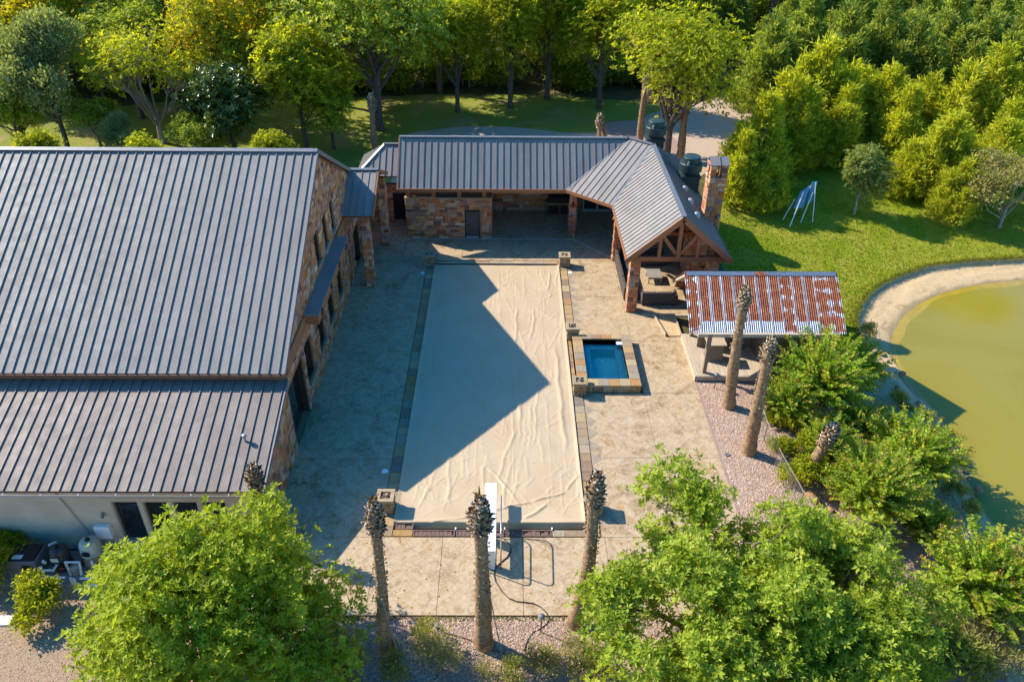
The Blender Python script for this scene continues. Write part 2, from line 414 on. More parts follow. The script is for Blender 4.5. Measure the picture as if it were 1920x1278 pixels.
m = Mat('palm_trunk_bark', .9, spec=.15)
g = m.noise(3., 5, m.P((2, 2, 5))); m.col(m.ramp(g, [(.3,(.15,.085,.042)),(.55,(.33,.205,.11)),(.75,(.52,.35,.20))])); m.bump(m.noise(16, 5), .8, .03); K['palm'] = m.m
m = Mat('palm_trunk_base_bark', .9, spec=.15)
K['boot'] = leaf_mat('dry_palm_leaf_base', [(.24,.145,.08),(.40,.28,.18),(.56,.44,.32),(.68,.57,.44),(.38,.23,.12)], .08, .85, .1, .1)
K['boot_fresh'] = leaf_mat('dry_palm_frond', [(.20,.12,.04),(.34,.22,.08),(.28,.24,.10),(.42,.33,.18)], .2, .8, .1, .1)
K['bark'] = plain('grey_brown_bark', (.13,.10,.075), .9, var=.45, sc=6, bump=.7)
K['bark_pale'] = plain('pale_bark', (.36,.31,.25), .85, var=.3, sc=6, bump=.5)
K['twig'] = plain('dry_twig', (.30,.25,.19), .9, var=.3, sc=8)
# ------------------------------------------------------------------ building pieces
def unit_stone(seed):
    r = random.Random(seed); j = lambda a: r.uniform(-a, a)
    v = []
    for (x, z) in ((-.5,-.5),(.5,-.5),(.5,.5),(-.5,.5)): v.append((x*(1+j(.02)), 0, z*(1+j(.02))))
    for (x, z) in ((-.5,-.5),(.5,-.5),(.5,.5),(-.5,.5)): v.append((x*(1+j(.03)), -.55+j(.2), z*(1+j(.03))))
    for (x, z) in ((-.5,-.5),(.5,-.5),(.5,.5),(-.5,.5)): v.append((x*(.86+j(.07)), -1+j(.25), z*(.84+j(.08))))
    f = [(0,1,5,4),(1,2,6,5),(2,3,7,6),(3,0,4,7),(4,5,9,8),(5,6,10,9),(6,7,11,10),(7,4,8,11),(8,9,10,11)]
    return np.array(v), np.array(f)
USTONE = [unit_stone(s) for s in range(8)]
_um = {}
def stone_mesh(i, mat):
    k = (i, mat.name)
    if k not in _um: _um[k] = np_mesh('stone', USTONE[i][0], USTONE[i][1], mat)
    return _um[k]

def ashlar(W, H, cell, r, inside=None, wmax=4, hmax=2, wmin=1):
    nx, nz = max(1, round(W/cell)), max(1, round(H/cell)); cx, cz = W/nx, H/nz
    occ = np.zeros((nx, nz), bool)
    if inside:
        for i in range(nx):
            for k in range(nz):
                if not (inside((i+.08)*cx, (k+.08)*cz) and inside((i+.92)*cx, (k+.92)*cz) and inside((i+.92)*cx, (k+.08)*cz) and inside((i+.08)*cx, (k+.92)*cz)): occ[i, k] = True
    out = []
    for k in range(nz):
        i = 0
        while i < nx:
            if occ[i, k]: i += 1; continue
            h = 1 if r.random() < .45 else r.randint(1, hmax)
            ww = r.randint(wmin, wmax) if h > 1 else r.randint(max(wmin, 1), wmax)
            n = 0
            while n < ww and i+n < nx and not occ[i+n, k]: n += 1
            ok = lambda hh: k+hh <= nz and not occ[i:i+n, k:k+hh].any()
            while h > 1 and not ok(h): h -= 1
            occ[i:i+n, k:k+h] = True
            out.append((i*cx, k*cz, n*cx, h*cz)); i += n
    return out

def lay_stones(parent, origin, ang, rects, mat, depth=.05, joint=.014, limit=300, name='stone', r=rng, rest='stone_field'):
    o = Vector(origin); u = Vector((math.cos(ang), math.sin(ang), 0)); wp = WO[parent]
    V, F, Q = [], [], []; nv = 0
    for q, (x, z, w_, h_) in enumerate(rects):
        i = r.randrange(8); dep = depth*r.uniform(.6, 1.35)
        c = o + u*(x+w_/2) + Vector((0,0,z+h_/2)); sc = (w_-joint, dep, h_-joint)
        if q < limit:
            ob = bpy.data.objects.new(name, stone_mesh(i, mat)); col.objects.link(ob); ob.parent = parent
            ob.location = c - wp; ob.rotation_euler = (0, 0, ang); ob.scale = sc
        else:
            v = USTONE[i][0]*np.array(sc); ca, sa = math.cos(ang), math.sin(ang)
            v = np.stack([v[:,0]*ca - v[:,1]*sa + c.x - wp.x, v[:,0]*sa + v[:,1]*ca + c.y - wp.y, v[:,2] + c.z - wp.z], 1)
            V.append(v); F.append(USTONE[i][1] + nv); nv += 12; Q += [r.random()]*len(USTONE[i][1])
    if V:
        ob = bpy.data.objects.new(rest, np_mesh(rest, np.concatenate(V), np.concatenate(F), mat, rnd=Q)); col.objects.link(ob); ob.parent = parent
        ob['kind'] = 'stuff'

def hexa(mb, p8):
    return mb.add(p8, [(0,3,2,1),(4,5,6,7),(0,1,5,4),(1,2,6,5),(2,3,7,6),(3,0,4,7)])

def strip_wall(mb, breaks, top, openings, z0, place, thick):
    ed = sorted(set(list(breaks) + [a for o in openings for a in o[:2]])); lo, hi = min(breaks), max(breaks)
    ed = [e for e in ed if lo <= e <= hi]
    for a, b in zip(ed, ed[1:]):
        if b-a < 1e-4: continue
        ta, tb = top(a+1e-4), top(b-1e-4); segs = []; z = z0
        for o in sorted([o for o in openings if o[0] <= a+1e-4 and o[1] >= b-1e-4], key=lambda o: o[2]):
            if o[2] > z+1e-3: segs.append((z, z, o[2], o[2]))
            z = o[3]
        segs.append((z, z, ta, tb))
        for za, zb, ya, yb in segs:
            hexa(mb, [place(a,0,za), place(b,0,zb), place(b,thick,zb), place(a,thick,za), place(a,0,ya), place(b,0,yb), place(b,thick,yb), place(a,thick,ya)])
    return mb

def clip_a(poly, a, keep_ge):
    out = []
    for i in range(len(poly)):
        p, q = poly[i], poly[(i+1) % len(poly)]
        ip = (p[0] >= a) == keep_ge or abs(p[0]-a) < 1e-9; iq = (q[0] >= a) == keep_ge or abs(q[0]-a) < 1e-9
        if ip: out.append(p)
        if ip != iq:
            t = (a-p[0])/(q[0]-p[0]); out.append((a, p[1]+t*(q[1]-p[1])))
    return out

def standing_seam(parent, poly, u, w_, mat, seam=.045, name='roof_panel', start=0., sw=.028):
    """split a planar convex roof face into standing-seam panels, one object each"""
    P3 = [Vector(p) for p in poly]; u = Vector(u).normalized()
    n = Vector((0,0,0))
    for i in range(len(P3)): n += (P3[i]-P3[0]).cross(P3[(i+1)%len(P3)]-P3[0])
    n.normalize()
    if n.z < 0: n = -n
    v = n.cross(u); o = P3[0] + n*.03
    A = [((p-P3[0]).dot(u), (p-P3[0]).dot(v)) for p in P3]
    if sum(A[i][0]*A[(i+1)%len(A)][1]-A[(i+1)%len(A)][0]*A[i][1] for i in range(len(A))) < 0: A = A[::-1]
    a0, a1 = min(p[0] for p in A), max(p[0] for p in A)
    rot = Matrix((u, v, n)).transposed().to_4x4(); a = a0 - start; cache = {}
    while a < a1 - .03:
        b = min(a+w_, a1); lo = max(a, a0)
        q = clip_a(clip_a(A, lo, True), b, False); qq = []
        for p in q:
            if not qq or abs(p[0]-qq[-1][0])+abs(p[1]-qq[-1][1]) > 1e-4: qq.append(p)
        if len(qq) > 2 and abs(qq[0][0]-qq[-1][0])+abs(qq[0][1]-qq[-1][1]) < 1e-4: qq.pop()
        if len(qq) >= 3:
            loc = [(p[0]-lo, p[1]) for p in qq]
            key = tuple(round(c, 3) for p in loc for c in p)
            if key not in cache:
                mb = MB(); k = len(loc)
                mb.add([(x, y, 0) for x, y in loc] + [(x, y, -.02) for x, y in loc],
                       [tuple(range(k)), tuple(range(k, 2*k))[::-1]] + [(i, i+k, (i+1)%k+k, (i+1)%k) for i in range(k)])
                ys = [p[1] for p in loc if p[0] < .02]
                if len(ys) >= 2 and max(ys)-min(ys) > .1:
                    mb.box(.001, sw, min(ys)+.01, max(ys)-.01, -.005, seam)
                me = bpy.data.meshes.new(name); me.from_pydata(mb.v, [], mb.f); me.materials.append(mat); me.update(); cache[key] = me
            ob = bpy.data.objects.new(name, cache[key]); col.objects.link(ob); ob.parent = parent
            ob.matrix_local = Matrix.Translation(o + u*lo - WO[parent]) @ rot
        a += w_

def roof_part(name, parent, polys, mat, thick=.10):
    mb = MB()
    for p in polys:
        q = [Vector(a) for a in p]; n = (q[1]-q[0]).cross(q[2]-q[0])
        mb.prism(q if n.z > 0 else q[::-1], thick)
    return mb.build(name, mat, parent)

# ------------------------------------------------------------------ main house
XW = -9.56
house = empty('stone_gabled_house', (XW, 30, 0), 'large house with pale ribbed metal roof and tall rust stone gable wall', 'house')
prof = [(22.95, 2.28), (27.5, 3.82), (27.52, 4.45), (38.1, 10.1), (51.8, 2.9)]
def gtop(y):
    for (a, za), (b, zb) in zip(prof, prof[1:]):
        if y <= b: return za + (zb-za)*(y-a)/(b-a)
    return prof[-1][1]
WIN = [(31.0, 32.4, 1.08, 3.25), (33.9, 35.2, 1.08, 3.25), (36.5, 37.8, 1.08, 3.25), (39.2, 40.45, 1.08, 3.25),
       (35.6, 36.52, 5.12, 6.88), (37.58, 38.52, 5.12, 6.80), (39.55, 40.4, 5.08, 6.75)]
DOORS = [(27.8, 30.5, 0.0, 3.2), (44.6, 46.6, 0.0, 2.42)]
plc = lambda a, d, z: (XW - d, a, z)
mb = strip_wall(MB(), [p[0] for p in prof], gtop, WIN + DOORS, -.3, plc, .45)
gw = mb.build('gable_wall', K['mortar'], house)
gw['label'] = 'tall rust brown stone gable wall facing the pool'
ops = WIN + DOORS
ins = lambda x, z: z < gtop(x+22.95)-.02 and not any(o[0] < x+22.95 < o[1] and o[2] < z < o[3] for o in ops)
rc = ashlar(28.85, 10.2, .195, random.Random(3), ins, 3, 2)
rc.sort(key=lambda q: (q[0]+q[2]/2+22.95 - 26)**2*.35 - q[2]*q[3]*60 + abs(q[1]-4)*1.0)
lay_stones(gw, (XW, 22.95, 0), math.pi/2, rc, K['stone'], .055)
for (a, b, z0, z1) in WIN:
    f = MB()
    for y0, y1, zz0, zz1 in ((a, a+.07, z0, z1), (b-.07, b, z0, z1), (a+.07, b-.07, z1-.07, z1), (a+.07, b-.07, z0, z0+.07)):
        f.box(XW-.40, XW-.06, y0, y1, zz0, zz1)
    fo = f.build('window', K['frame'], house)
    MB().box(XW-.36, XW-.34, a+.07, b-.07, z0+.07, z1-.07).build('pane', K['glass'], fo)
    MB().box(XW-.1, XW+.10, a-.06, b+.06, z0-.09, z0-.003).build('sill', K['cap'], fo)
# glazed double door and back door
for k, (a, b, z0, z1) in enumerate(DOORS):
    f = MB()
    for y0, y1, zz0, zz1 in ((a, a+.09, z0, z1), (b-.09, b, z0, z1), (a+.09, b-.09, z1-.1, z1)):
        f.box(XW-.42, XW-.03, y0, y1, zz0, zz1)
    fo = f.build('door', K['frame'], house)
    mid = (a+b)/2
    for y0, y1 in ((a+.09, mid-.02), (mid+.02, b-.09)):
        MB().box(XW-.36, XW-.30, y0, y1, z0+.02, z1-.1).build('pane' if k == 0 else 'door_leaf', K['glass'] if k == 0 else K['door'], fo)
    MB().box(XW-.30, XW-.22, mid-.05, mid-.02, .95, 1.15).build('handle', K['steel'], fo)
# horizontal trim board and the canopy box over the windows
for y0, y1 in ((27.85, 31.6), (39.8, 43.0)): MB().box(XW-.02, XW+.13, y0, y1, 4.02, 4.70).build('trim_board', K['cedar'], house)
cn = MB().box(XW-.02, XW+.74, 31.66, 39.75, 4.2, 4.68).build('canopy', K['cedar'], house)
MB().box(XW-.01, XW+.79, 31.61, 39.8, 4.685, 4.75).build('canopy_roof', K['roof_dark'], cn)
for y in (32.5, 34.9, 37.2, 39.2): MB().box(XW+.745, XW+.77, y-.16, y+.16, 4.28, 4.58).build('bracket_plate', K['black'], cn)
# stucco front wall with its window row
SW = [(-15.82, -14.72), (-14.58, -13.52), (-13.38, -12.34), (-12.2, -11.2)]
so_ = [(a, b, -.95, 1.36) for a, b in SW]
mb = strip_wall(MB(), (-30, XW-.46), lambda x: 2.25, so_, -1.7, lambda a, d, z: (a, 22.95+d, z), .3)
mb.build('stucco_wall', K['stucco'], house)
for (a, b, z0, z1) in so_:
    f = MB()
    for x0, x1, zz0, zz1 in ((a, a+.06, z0, z1), (b-.06, b, z0, z1), (a+.06, b-.06, z1-.06, z1), (a+.06, b-.06, z0, z0+.06)):
        f.box(x0, x1, 22.97, 23.2, zz0, zz1)
    fo = f.build('window', K['beige_frame'], house)
    MB().box(a+.06, b-.06, 23.12, 23.14, z0+.06, z1-.06).build('pane', K['glass'], fo)
MB().box(-16.2, -10.8, 22.86, 22.95, 1.62, 1.67).build('drip_strip', K['black'], house)
MB().box(-16.1, -10.9, 22.82, 22.95, -1.06, -.99).build('sill', K['beige_frame'], house)
mb = MB(); mb.tube([(-17.9, 22.9, 2.1), (-17.55, 22.9, 1.0), (-17.1, 22.9, -.6)], .025, 6); mb.build('conduit', K['beige_frame'], house)
MB().box(-30, -29.7, 23, 49.2, -1.6, 4.2).build('far_side_wall', K['stucco'], house)
# roofs
XR, XL = -9.40, -30.2
up = [(XL, 27.3, 4.48), (XR, 27.3, 4.48), (XR, 38.1, 10.28), (XL, 38.1, 10.28)]
lo = [(XL, 22.45, 2.38), (XR, 22.45, 2.38), (XR, 27.6, 4.02), (XL, 27.6, 4.02)]
bk = [(XR, 52.1, 2.76), (XL, 52.1, 2.76), (XL, 38.1, 10.28), (XR, 38.1, 10.28)]
ru = roof_part('upper_roof', house, [up, bk], K['cedar_dark'])
standing_seam(ru, up, (1,0,0), .432, K['roof_light'], .052, start=.19, sw=.028)
standing_seam(ru, bk, (-1,0,0), 2.6, K['roof_light'])
rl = roof_part('lower_roof', house, [lo], K['cedar_dark'])
K['roof_mid'] = roof_mat('taupe_metal_roofing', (.225, .185, .158), .62)
standing_seam(rl, lo, (1,0,0), .432, K['roof_mid'], .052, start=.05, sw=.028)
mb = MB(); mb.bar((XL, 38.02, 10.34), (XR+.02, 38.02, 10.34), .26, .05, (0,-.3,1)); mb.bar((XL, 38.2, 10.32), (XR+.02, 38.2, 10.32), .24, .04, (0,.5,1))
mb.build('ridge_cap', K['trim_metal'], ru)
def edge(pts, w_, h_, name, mat, parent):
    mb = MB()
    for p, q in zip(pts, pts[1:]): mb.bar(p, q, w_, h_)
    return mb.build(name, mat, parent)
edge([(XR+.02, 27.28, 4.47), (XR+.02, 38.1, 10.26), (XR+.02, 52.1, 2.76)], .07, .2, 'rake_trim', K['trim_metal'], ru)
edge([(XR+.02, 22.43, 2.36), (XR+.02, 27.55, 3.98)], .06, .17, 'rake_trim', K['trim_metal'], rl)
MB().box(XL, XR+.05, 27.22, 27.32, 4.27, 4.46).build('eave_fascia', K['cedar_dark'], ru)
g = MB(); g.box(XL, XR+.03, 22.30, 22.43, 2.20, 2.215); g.box(XL, XR+.03, 22.29, 22.305, 2.20, 2.33); g.build('gutter', K['beige_frame'], rl)
for i in range(14): MB().box(XL+.6+i*1.45, XL+.64+i*1.45, 22.31, 22.46, 2.30, 2.33).build('gutter_hanger', K['beige_frame'], rl)
mb = MB(); mb.lathe((-10.55, 24.6, 3.02), [(.12,0),(.12,.03),(.045,.05),(.045,.32),(.10,.33),(.10,.42),(.03,.46)], 12)
mb.build('roof_vent_pipe', K['galv'], rl, smooth=False)

# ------------------------------------------------------------------ timber and stone helpers for posts
def stone_post(name, parent, cx, cyy, wd, h, seed, z0=0., top=True, ch=.24, part=True):
    r = random.Random(seed)
    core = MB().box(cx-wd/2+.03, cx+wd/2-.03, cyy-wd/2+.03, cyy+wd/2-.03, z0-.1, z0+h).build(name, K['mortar'], parent)
    n = max(2, round(h/ch)); hh = h/n
    for ang, ox, oy in ((0, cx-wd/2, cyy-wd/2+.04), (math.pi/2, cx+wd/2-.04, cyy-wd/2), (math.pi, cx+wd/2, cyy+wd/2-.04), (-math.pi/2, cx-wd/2+.04, cyy+wd/2)):
        rects = []
        for k in range(n):
            s = r.uniform(.3, .7)*wd if r.random() < .8 else wd
            rects.append((0, k*hh, s, hh))
            if s < wd: rects.append((s, k*hh, wd-s, hh))
        lay_stones(core, (ox, oy, z0), ang, rects, K['stone'], .06, .012, 999, 'stone', r)
    return core

# ------------------------------------------------------------------ covered porch between house and pavilion
porch = empty('covered_porch', (-8.5, 45.4, 0), 'small gabled metal porch roof on two stone columns at the house corner', 'porch')
pf = [(-9.52, 42.1, 4.9), (-7.72, 42.1, 4.9), (-7.72, 45.4, 6.38), (-9.52, 45.4, 6.38)]
pb = [(-7.72, 48.7, 4.9), (-9.52, 48.7, 4.9), (-9.52, 45.4, 6.38), (-7.72, 45.4, 6.38)]
pr_ = roof_part('porch_roof', porch, [pf, pb], K['cedar_dark'], .12)
standing_seam(pr_, pf, (1,0,0), .43, K['roof_dark']); standing_seam(pr_, pb, (-1,0,0), .43, K['roof_dark'])
mb = MB(); mb.bar((-9.5, 45.4, 6.44), (-7.70, 45.4, 6.44), .3, .05); mb.build('ridge_cap', K['trim_metal'], pr_)
edge([(-7.70, 42.08, 4.84), (-7.70, 45.4, 6.33), (-7.70, 48.72, 4.84)], .07, .22, 'barge_board', K['cedar'], pr_)
stone_post('column', porch, -8.32, 42.75, .52, 4.28, 21); stone_post('column', porch, -8.10, 48.3, .52, 4.28, 22)
mb = MB(); mb.box(-8.5, -8.1, 42.55, 42.95, 4.28, 4.75); mb.box(-8.3, -7.9, 48.1, 48.5, 4.28, 4.75); mb.box(-8.42, -8.18, 42.2, 48.6, 4.75, 5.0); mb.build('beam', K['cedar'], porch)
edge([(-8.25, 45.4, 5.0), (-8.25, 45.4, 6.2)], .2, .2, 'king_post', K['cedar'], porch)

# ------------------------------------------------------------------ L-shaped pavilion
pav = empty('pool_pavilion', (2, 50, 0), 'L-shaped stone pool pavilion with dark standing seam metal roof and open timber gable', 'pavilion')
ZE, ZR = 3.83, 6.36
A_, B_, C_, D_ = (-7.08,48.4,ZE), (3.8,48.4,ZE), (8.09,51.2,ZR), (-7.08,51.2,ZR)
E_, F_, G_, H_ = (6.6,45.95,ZE), (9.5,49.95,ZR), (6.6,39.0,ZE), (9.5,39.0,ZR)
I_, J_, L_ = (12.42,39.0,ZE), (12.42,53.95,ZE), (-7.08,54.0,ZE)
faces = [([A_,B_,C_,D_],(1,0,0),.432), ([B_,E_,F_,C_],(2.8,-2.45,0),.432), ([E_,G_,H_,F_],(0,-1,0),.432),
         ([I_,J_,F_,H_],(0,1,0),.432), ([J_,C_,F_],None,0), ([J_,L_,D_,C_],(-1,0,0),.86)]
prf = roof_part('roof', pav, [f[0] for f in faces], K['cedar_dark'], .11)
for pl, u, w_ in faces:
    if u: standing_seam(prf, pl, u, w_, K['roof_dark'], .045, start=.1, sw=.024)
mb = MB(); mb.bar((-7.1,51.2,ZR+.07),(8.09,51.2,ZR+.07),.26,.05); mb.bar((8.0,51.26,ZR+.07),(9.55,49.9,ZR+.07),.26,.05); mb.bar((9.5,50,ZR+.07),(9.5,38.98,ZR+.07),.26,.05)
mb.bar((9.5,49.95,ZR+.06),(6.6,45.95,ZE+.07),.2,.04); mb.build('ridge_cap', K['trim_metal'], prf)
mb = MB(); mb.bar((8.09,51.2,ZR+.03),(3.8,48.4,ZE+.04),.16,.03); mb.build('valley_flashing', K['trim_metal'], prf)
edge([A_, B_, E_, G_], .06, .2, 'fascia', K['cedar'], prf); edge([I_, J_, L_], .06, .2, 'fascia', K['cedar'], prf)
mb = MB()
for p, q in ((G_, H_), (I_, H_)):
    mb.bar((p[0], 38.97, p[2]-.12), (9.5, 38.97, ZR-.1), .08, .30, (0,0,1))
mb.build('barge_board', K['cedar'], prf)
mb = MB(); mb.bar((-7.12,48.4,ZE-.05),(-7.12,51.2,ZR-.05),.06,.22); mb.bar((-7.12,51.2,ZR-.05),(-7.12,54,ZE-.05),.06,.22); mb.build('barge_board', K['cedar'], prf)
# open timber truss in the gable
YT = 39.35
for nm, p, q, w_, h_ in (('bottom_chord',(6.85,YT,3.72),(12.15,YT,3.72),.22,.28), ('king_post',(9.5,YT,3.86),(9.5,YT,6.12),.2,.26), ('truss_post',(8.45,YT,3.86),(8.45,YT,5.25),.18,.22), ('truss_post',(10.55,YT,3.86),(10.55,YT,5.25),.18,.22),
                       ('strut',(9.42,YT+.02,3.95),(8.5,YT+.02,5.2),.14,.2), ('strut',(9.58,YT+.02,3.95),(10.5,YT+.02,5.2),.14,.2), ('rafter',(6.75,YT+.03,3.78),(9.45,YT+.03,6.14),.16,.26), ('rafter',(12.25,YT+.03,3.78),(9.55,YT+.03,6.14),.16,.26)):
    up_ = (0,1,0) if abs(p[0]-q[0]) < .01 else (0,0,1)
    MB().bar(p, q, w_, h_, up_).build(nm, K['cedar'], pav)
for yy in (42.5, 45.6):
    mb = MB(); mb.bar((6.9,yy,3.72),(12.1,yy,3.72),.18,.24); mb.bar((9.5,yy,3.8),(9.5,yy,6.1),.18,.2,(0,1,0)); mb.build('tie_beam', K['cedar'], pav)
mb = MB(); mb.box(7.05,7.3,39.2,46.0,3.50,3.78); mb.box(11.7,11.95,39.2,53.6,3.50,3.78); mb.bar((7.15,46,3.64),(4.5,48.9,3.64),.24,.28); mb.box(-1.0,4.6,48.85,49.1,3.45,3.72); mb.build('wall_plate', K['cedar'], pav)
# posts
stone_post('post', pav, 7.28, 39.96, .56, 3.46, 31); stone_post('post', pav, 11.70, 39.96, .56, 3.46, 32)
stone_post('post', pav, 4.45, 49.66, .50, 3.40, 33); stone_post('post', pav, 7.10, 46.2, .46, 3.40, 34)
MB().box(4.38, 4.52, 49.30, 49.40, 2.35, 2.62).build('wall_lamp', K['black'], pav)
mb = MB(); mb.bar((6.75,45.9,3.05),(6.75,45.0,3.62),.16,.16,(1,0,0)); mb.build('knee_brace', K['cedar'], pav)
# stone store room
MB().box(-6.70, -1.06, 49.22, 53.9, -.1, 2.92).build('store_room_core', K['mortar'], pav)
MB().box(-6.66, -1.1, 49.62, 53.8, 2.93, 3.72).build('added_lattice_backing', K['cedar_dark'], pav)  # dark box added behind the lattice so no light shows through its bays
sr = MB().box(-6.72, -1.04, 49.19, 49.21, -.1, 2.90).build('store_room_wall', K['mortar'], pav)
DR = (3.97, 4.90, 0, 2.05)
rc = ashlar(5.72, 2.93, .163, random.Random(5), lambda x, z: not (DR[0]-.04 < x < DR[1]+.04 and z < DR[3]), 4, 2)
lay_stones(sr, (-6.75, 49.19, 0), 0, rc, K['stone'], .05, .012, 300)
rw = MB().box(-1.07, -1.03, 49.25, 53.95, -.1, 2.90).build('store_room_side_wall', K['mortar'], pav)
lay_stones(rw, (-1.05, 49.2, 0), math.pi/2, ashlar(4.75, 2.92, .24, random.Random(6), None, 3, 2), K['stone'], .05, .014, 120)
lw = MB().box(-6.73, -6.69, 49.25, 53.95, -.1, 2.90).build('store_room_side_wall', K['mortar'], pav)
lay_stones(lw, (-6.71, 53.95, 0), -math.pi/2, ashlar(4.75, 2.92, .24, random.Random(8), None, 3, 2), K['stone'], .05, .014, 120)
MB().box(-6.8, -1.0, 49.12, 49.42, 2.925, 2.99).build('wall_cap', K['cap'], pav)
dd = MB().box(-6.75+DR[0]-.03, -6.75+DR[1]+.03, 49.15, 49.185, 0, 2.08).build('door', K['black'], pav)
MB().box(-6.75+DR[0]+.03, -6.75+DR[1]-.03, 49.11, 49.16, .06, 2.0).build('door_leaf', K['door'], dd)
MB().box(-6.75+DR[0]+.04, -6.75+DR[1]-.04, 49.09, 49.108, .06, .20).build('kick_plate', K['galv'], dd)
MB().box(-6.75+DR[0]+.08, -6.75+DR[0]+.13, 49.05, 49.108, .98, 1.06).build('handle', K['black'], dd)
for x in (-6.55, -4.85, -3.15, -1.5): MB().box(x-.13, x+.13, 49.22, 49.46, 2.99, 3.72).build('stub_post', K['cedar'], pav)
for x0, x1 in ((-6.4,-5.0), (-4.7,-3.3), (-3.0,-1.65)):
    mb = MB(); n = 9
    for i in range(-4, n):
        for sgn in (1, -1):
            a = x0 + (x1-x0)*i/n; b = a + .72*1.0
            pa, pb_ = (a, 3.0), (b, 3.70)
            if sgn < 0: pa, pb_ = (b, 3.0), (a, 3.70)
            # clip to the bay
            t0, t1 = 0., 1.
            dx = pb_[0]-pa[0]
            for lim, s_ in ((x0, 1), (x1, -1)):
                va, vb = (pa[0]-lim)*s_, (pb_[0]-lim)*s_
                if va < 0 and vb < 0: t0 = 2
                elif va < 0: t0 = max(t0, va/(va-vb))
                elif vb < 0: t1 = min(t1, va/(va-vb))
            if t1-t0 > .05: mb.bar((pa[0]+dx*t0, 49.33+.01*sgn, pa[1]+.7*t0), (pa[0]+dx*t1, 49.33+.01*sgn, pa[1]+.7*t1), .012, .028, (0,1,0))
    mb.build('lattice', K['cedar_dark'], pav)
# back wall, grill counter, glazed doors
bw = MB().box(-1.03, 12.3, 53.75, 54.0, -.1, 3.75).build('back_wall', K['mortar'], pav)
lay_stones(bw, (-1.0, 53.75, 0), 0, ashlar(6.2, 3.6, .235, random.Random(9), None, 4, 2), K['stone'], .05, .014, 220)
cb = MB().box(2.85, 4.75, 52.85, 53.7, 0, .92).build('grill_counter', K['cedar_dark'], pav)
MB().box(2.78, 4.82, 52.78, 53.72, .925, .99).build('counter_top', K['cap'], cb)
for x in (2.98, 3.86): MB().box(x, x+.76, 52.82, 52.848, .18, .80).build('cabinet_door', K['black'], cb)
mb = MB(); mb.box(3.0, 4.6, 52.95, 53.6, .99, 1.22); mb.bbox(3.0, 4.6, 52.95, 53.6, 1.22, 1.5, .14); mb.build('grill_hood', K['black'], cb)
for x in (5.55, 6.6, 7.65):
    f = MB()
    for x0, x1, z0, z1 in ((x, x+.08, 0, 2.3), (x+.94, x+1.02, 0, 2.3), (x+.08, x+.94, 2.2, 2.3), (x+.08, x+.94, 0, .2)): f.box(x0, x1, 53.62, 53.74, z0, z1)
    fo = f.build('glazed_door', K['galv'], pav); MB().box(x+.08, x+.94, 53.67, 53.69, .2, 2.2).build('pane', K['glass'], fo)
# east wall with fireplace breast
ew = MB().box(12.0, 12.28, 40.2, 53.8, -.6, 2.2).build('east_wall', K['mortar'], pav)
fb = MB().box(11.2, 12.0, 42.6, 45.2, -.1, 3.6).build('fireplace_breast', K['mortar'], pav)
ff = ashlar(2.6, 3.6, .22, random.Random(14), lambda x, z: not (.75 < x < 1.85 and z < .95), 3, 2)
lay_stones(fb, (11.2, 45.2, 0), -math.pi/2, ff, K['stone'], .06, .014, 150)
lay_stones(fb, (11.2, 42.6, 0), 0, ashlar(.8, 3.6, .22, random.Random(15), None, 2, 2), K['stone'], .06, .014, 80)
lay_stones(ew, (12.28, 40.2, -.6), math.pi/2, ashlar(13.6, 2.8, .25, random.Random(16), None, 4, 2), K['stone'], .05, .014, 150)
lay_stones(ew, (12.0, 42.5, 0), -math.pi/2, ashlar(2.2, 2.2, .22, random.Random(18), None, 3, 2), K['stone'], .05, .014, 60)
# chimney
CX0, CX1, CY0, CY1, CT = 11.62, 12.58, 43.0, 43.95, 7.75
ch = MB().box(CX0+.03, CX1-.03, CY0+.03, CY1-.03, 0, CT-.95).build('chimney', K['mortar'], pav)
r9 = random.Random(77)
for ang, ox, oy, W_ in ((0, CX0, CY0+.04, CX1-CX0), (math.pi/2, CX1-.04, CY0, CY1-CY0), (math.pi, CX1, CY1-.04, CX1-CX0), (-math.pi/2, CX0+.04, CY1, CY1-CY0)):
    vent = (.33, .62)
    rr = ashlar(W_, CT-2.0, .158, r9, lambda x, z: not (vent[0] < x < vent[1] and CT-2.0-.72 < z < CT-2.0-.22), 4, 2)
    lay_stones(ch, (ox, oy, 2.0), ang, rr, K['stone'], .06, .012, 200)
mb = MB()
for x, y in ((CX0+.08, CY0+.08), (CX1-.24, CY0+.08), (CX0+.08, CY1-.24), (CX1-.24, CY1-.24)): mb.box(x, x+.16, y, y+.16, CT-.95, CT)
mb.build('flue_corner_post', K['mortar'], ch)
YM = (CY0+CY1)/2
capf = [(CX0-.06, CY0-.08, CT), (CX1+.06, CY0-.08, CT), (CX1+.06, YM, CT+.34), (CX0-.06, YM, CT+.34)]
capb = [(CX1+.06, CY1+.08, CT), (CX0-.06, CY1+.08, CT), (CX0-.06, YM, CT+.34), (CX1+.06, YM, CT+.34)]
cp = roof_part('chimney_cap', ch, [capf, capb], K['roof_dark'], .05)
for f_, u_ in ((capf, (1,0,0)), (capb, (-1,0,0))):
    a, b = Vector(f_[0]), Vector(f_[1]); c, d = Vector(f_[2]), Vector(f_[3])
mb = MB(); mb.bar(((CX0+CX1)/2, CY0-.08, CT+.02), ((CX0+CX1)/2, YM, CT+.36), .04, .05); mb.build('cap_seam', K['trim_metal'], ch)
